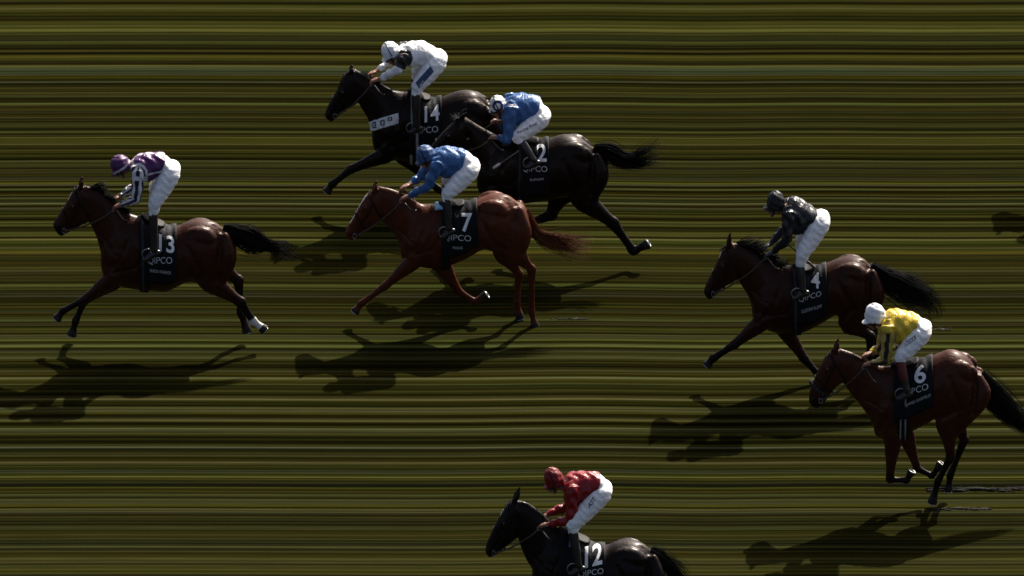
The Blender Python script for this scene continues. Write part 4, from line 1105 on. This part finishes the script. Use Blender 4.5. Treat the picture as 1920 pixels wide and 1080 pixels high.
H12 = dict(H13)
H12.update(ground=1230, seed=8, coat=(0.0048, 0.0034, 0.0028), hair=(.004, .0038, .0038), socks=[], blaze=[(.2, .6, .010)],
    label='nearly black racehorse numbered 12 cut off by the bottom edge', cloth_label='black saddle cloth numbered 12 on the horse at the bottom edge', saddle_label='racing saddle under the jockey in dark red',
    map=lambda x, y: (968 + (80 + x / 2.769 - 157.6) * .97, 935 + (260 + y / 2.769 - 347) + (80 + x / 2.769 - 157.6) * .06),
    cloth=(470, 692), wild=.5, mane=.1, girthcol=G0, pad=(((497,480),(528,478),(497,426)), (.09, .12, .2), 0))
def g12(x, y):          # bottom-horse tracing pixels -> the 13 tracing frame its body shares
    px, py = 890 + x / 4.571, 850 + y / 4.571
    X = (px - 968) / .97 + 157.6
    return ((X - 80) * 2.769, (py - 935 - (X - 157.6) * .06 + 347 - 260) * 2.769)
H12['print'] = [('12',(g12(945,985),g12(1095,950),g12(945,800)),.022,M_WHITE,'printed_number'),('QIPCO',(g12(890,1070),g12(1105,1040),g12(888,1012)),.0,M_GREYP,'printed_logo')]
H12['tail'] = [(*g12(1500,835),20),(*g12(1570,885),32),(*g12(1660,960),38),(*g12(1760,1060),40),(*g12(1850,1170),38)]
H12['ear'] = (g12(345,400), g12(392,298))
H12['head'] = [(g12(310,400),g12(420,540),HW[0]),(g12(255,460),g12(370,700),HW[1]),(g12(200,560),g12(310,770),HW[2]),(g12(150,660),g12(240,820),HW[3]),(g12(105,760),g12(185,870),HW[4]),(g12(92,815),g12(150,885),HW[5])]
H12['neck'] = [(g12(345,395),g12(365,700),NW[0]),(g12(460,425),g12(395,800),NW[1]),(g12(590,520),g12(440,910),NW[2]),(g12(700,620),g12(500,1010),NW[3]),(g12(800,665),g12(540,1150),NW[4])]

BLUE = (.036, .105, .26)
WHITE_H = (.80, .80, .78)
J13 = dict(o=(200,270), k=6.75, label='jockey in purple silks and cap with white seams and striped sleeves',
    torso=[((300,222),(322,330),.085),((370,150),(350,400),.165),((450,110),(430,480),.195),((560,102),(540,470),.185),((660,98),(640,425),.165),((735,118),(705,360),.155)],
    pelvis=[((735,125),(690,380),.15),((815,195),(715,450),.16),((872,290),(740,500),.16)],
    hip=(790,410), knee=(615,740), boottop=(588,900), ankle=(598,1340), toe=(470,1465),
    sh=(400,365), el=(375,690), wr=(185,775), front=(78,352), back=(288,212), dome=150,
    silks=silks_purple, helmet=helm((.070,.018,.085), rim=((.55,.52,.5), -.012, .012), front=None), boot=(.014,.010,.011))
J14 = dict(o=(680,60), k=6.753, label='jockey in white silks and white cap with black upper sleeves',
    torso=[((470,200),(480,330),.085),((540,150),(510,400),.165),((630,112),(600,440),.195),((720,110),(690,440),.185),((800,130),(760,425),.165),((860,155),(810,395),.155)],
    pelvis=[((850,150),(800,400),.15),((940,208),(820,450),.16),((1000,310),(850,500),.16)],
    hip=(920,415), knee=(705,680), boottop=(672,800), ankle=(680,1190), toe=(590,1262),
    sh=(520,325), el=(450,475), wr=(205,600), front=(262,322), back=(463,205), dome=150,
    silks=silks_white, helmet=helm(WHITE_H), strapline=-.005,
    leg_print=[('panel',((672,640),(860,430),(712,712)),M_BLUEP,0,.004),('sky',((708,672),(765,600),(728,700)),M_GREYP,.01,.008)])
J2 = dict(o=(760,160), k=6.353, label='jockey in royal blue with a white and navy hooped cap',
    torso=[((1200,210),(1210,330),.085),((1270,132),(1230,420),.165),((1340,92),(1310,470),.195),((1440,98),(1400,470),.185),((1530,112),(1480,450),.165),((1600,135),(1545,415),.155)],
    pelvis=[((1600,135),(1530,425),.15),((1648,225),(1540,480),.16),((1683,330),(1560,530),.16)],
    hip=(1580,420), knee=(1345,612), boottop=(1385,680), ankle=(1530,890), toe=(1435,970),
    sh=(1260,275), el=(1222,650), wr=(1100,625), far=((1190,500),(1125,440)), front=(1022,275), back=(1198,200), dome=120, loop=.2, sleeve=1.05,
    silks=plain(BLUE), helmet=helm((.62,.62,.62), band=[(.035,.062,(.02,.03,.09)),(.095,.125,(.02,.03,.09))]), strapline=.01,
    leg_print=[('Racing Post',((1345,588),(1575,470),(1330,555)),M_BLACKP,.012,.005)],
    whip=('whip with a pale flap pointing down the shoulder of horse 2',(1345,785),(1050,985),(.1,.09,.07),(.5,.48,.45),.33))
J7 = dict(o=(740,255), k=6.356, label='jockey in plain royal blue cap and silks pushing with straight arms',
    torso=[((480,205),(490,330),.085),((530,150),(500,420),.165),((600,118),(560,490),.195),((700,132),(650,500),.185),((790,150),(730,475),.165),((850,170),(790,430),.155)],
    pelvis=[((850,170),(780,435),.15),((930,232),(800,485),.16),((982,330),(820,540),.16)],
    hip=(870,435), knee=(640,680), boottop=(615,765), ankle=(645,1100), toe=(560,1206),
    sh=(520,340), el=(385,600), wr=(165,722), far=((320,470),(175,580)), front=(270,292), back=(478,195), dome=140,
    silks=plain(BLUE), helmet=helm((.04,.085,.19)), strapline=.012, boot=(.012,.011,.012))
J4 = dict(o=(1410,340), k=6.0, label='jockey in black silks and dark cap standing tall in the stirrups',
    torso=[((390,245),(400,360),.085),((430,182),(410,470),.165),((490,163),(460,585),.195),((570,205),(530,605),.185),((660,268),(620,560),.165),((740,318),(680,490),.155)],
    pelvis=[((740,320),(670,500),.15),((800,382),(680,560),.16),((836,470),(690,630),.16)],
    hip=(750,505), knee=(575,810), boottop=(540,970), ankle=(570,1225), toe=(470,1315),
    sh=(420,365), el=(390,655), wr=(230,800), front=(162,272), back=(372,262), dome=165,
    silks=plain((.010,.010,.012)), helmet=helm((.009,.009,.011)), gloves=(.05,.05,.05),
    whip=('thin dark whip pointing back past the thigh of the jockey in black',(398,700),(702,972),(.015,.015,.015),(.08,.06,.03),.05))
J6 = dict(o=(1590,555), k=6.0, label='jockey in yellow silks with a black sleeve stripe and a white cap',
    torso=[((425,205),(430,340),.085),((460,158),(450,460),.165),((530,143),(510,530),.195),((640,163),(600,540),.185),((730,186),(690,505),.165),((800,214),(740,425),.155)],
    pelvis=[((790,208),(730,435),.15),((868,282),(750,500),.16),((910,380),(770,555),.16)],
    hip=(805,440), knee=(600,680), boottop=(588,745), ankle=(660,1070), toe=(555,1150),
    sh=(455,350), el=(420,725), wr=(265,762), far=((370,565),(260,640)), front=(188,268), back=(428,222), dome=165, strapline=.0, loop=.24,
    silks=silks_yellow, helmet=helm(WHITE_H), boot=(.016,.011,.010), boottopcol=(.09,.012,.014), cuff=.55,
    leg_print=[('LCOOOR',((648,572),(778,480),(630,528)),M_BLACKP,.012,.005)])
J12 = dict(o=(890,850), k=4.571, label='jockey in dark red silks and cap at the bottom edge',
    torso=[((765,215),(760,320),.085),((800,178),(770,420),.165),((870,158),(840,455),.195),((950,153),(910,455),.185),((1020,156),(980,425),.165),((1075,170),(1040,380),.155)],
    pelvis=[((1075,170),(1030,395),.15),((1128,232),(1040,430),.16),((1152,310),(1050,475),.16)],
    hip=(1070,365), knee=(850,610), boottop=(845,686), ankle=(891,965), toe=(814,1030),
    sh=(840,300), el=(825,560), wr=(620,612), front=(608,270), back=(762,212), dome=125, strapline=.005,
    silks=plain((.21,.004,.006)), helmet=helm((.15,.004,.006)),
    leg_print=[('AST',((985,470),(1040,400),(965,440)),M_BLACKP,.012,.005)])

made = []
for hs, js in ((H13, J13), (H14, J14), (H2, J2), (H7, J7), (H4, J4), (H6, J6), (H12, J12)):
    before = set(COL.objects)
    Hd = make_horse(hs); make_jockey(js, Hd)
    made.append([o for o in COL.objects if o not in before])

# the runner just outside the right edge, whose shadow reaches into the picture
def copy_set(objs, off):
    m = {}
    for o in objs:
        if o.parent is None:
            c = o.copy(); COL.objects.link(c); m[o] = c; c.location = o.location + off
    for _ in range(2):
        for o in objs:
            if o.parent in m and o not in m:
                c = o.copy(); COL.objects.link(c); c.parent = m[o.parent]; m[o] = c
    return m
a, b = on_ground(120, 745), on_ground(120 + 1884, 745 - 330)
m = copy_set(made[0], Vector((b.x - a.x, b.y - a.y, 0)))
names = dict(racehorse='racehorse beyond the right edge, only its shadow reaching into view', person='jockey on the racehorse beyond the right edge', saddle_cloth='saddle cloth on the racehorse beyond the right edge', saddle='saddle on the racehorse beyond the right edge')
for o, c in m.items():
    if 'category' in o.keys(): c['label'] = names[o.name.split('.')[0]]

# ------------------------------------------------------------------ torn turf kicked up behind the runners
def clod(px, py, length, wid, hgt, col, label, seed):
    r = random.Random(seed); c = on_ground(px, py); g = Geo()
    for i in range(int(10 + length * 26)):
        t = r.uniform(-.5, .5); q = c + Vector((t * length, r.gauss(0, wid * .3), 0))
        s = r.uniform(.5, 1) * (1 - abs(t))
        ax = [Vector((r.uniform(.05, .13) * (.5 + length), 0, 0)) * s, Vector((0, r.uniform(.015, .04), 0)) * s, Vector((0, 0, hgt * s + .004))]
        g.add(ellipsoid(q, ax, 8, 5))
    for i in range(int(30 * length + 14)):
        q = c + Vector((r.uniform(-.5, .5) * length, r.gauss(0, wid * .4), 0)); d = Vector((r.uniform(-1, 1), r.uniform(-.6, .6), r.uniform(.2, .9))).normalized()
        g.add(strands([[q, q + d * .03, q + d * .05 + Vector((.02, 0, -.01))]], .003))
    me = mesh_from(g, 'torn_turf'); v = co(me)
    base = np.array(col); cc = np.tile(base, (len(v), 1)); cc = mixc(cc, (.019, .018, .006), (v[:, 2] > hgt * .75).astype(float) * .6)
    tint(me, cc); tag(link('torn_turf', me, M_CLOD, None, c), label, 'turf divot', 'divots torn from the turf')
clod(1830, 918, 1.1, .10, .03, (.005, .004, .002), 'long dark divot of torn turf behind the hind hooves of horse 6', 1)
clod(1800, 955, .7, .06, .018, (.008, .007, .003), 'ragged divot of torn turf below the tail of horse 6', 2)
clod(1068, 598, .4, .025, .008, (.028, .025, .011), 'pale streak of torn turf behind the hooves of horse 7', 3)
clod(1768, 618, .22, .02, .008, (.028, .025, .011), 'small pale turf scrap above the yellow jockey at the right', 6)
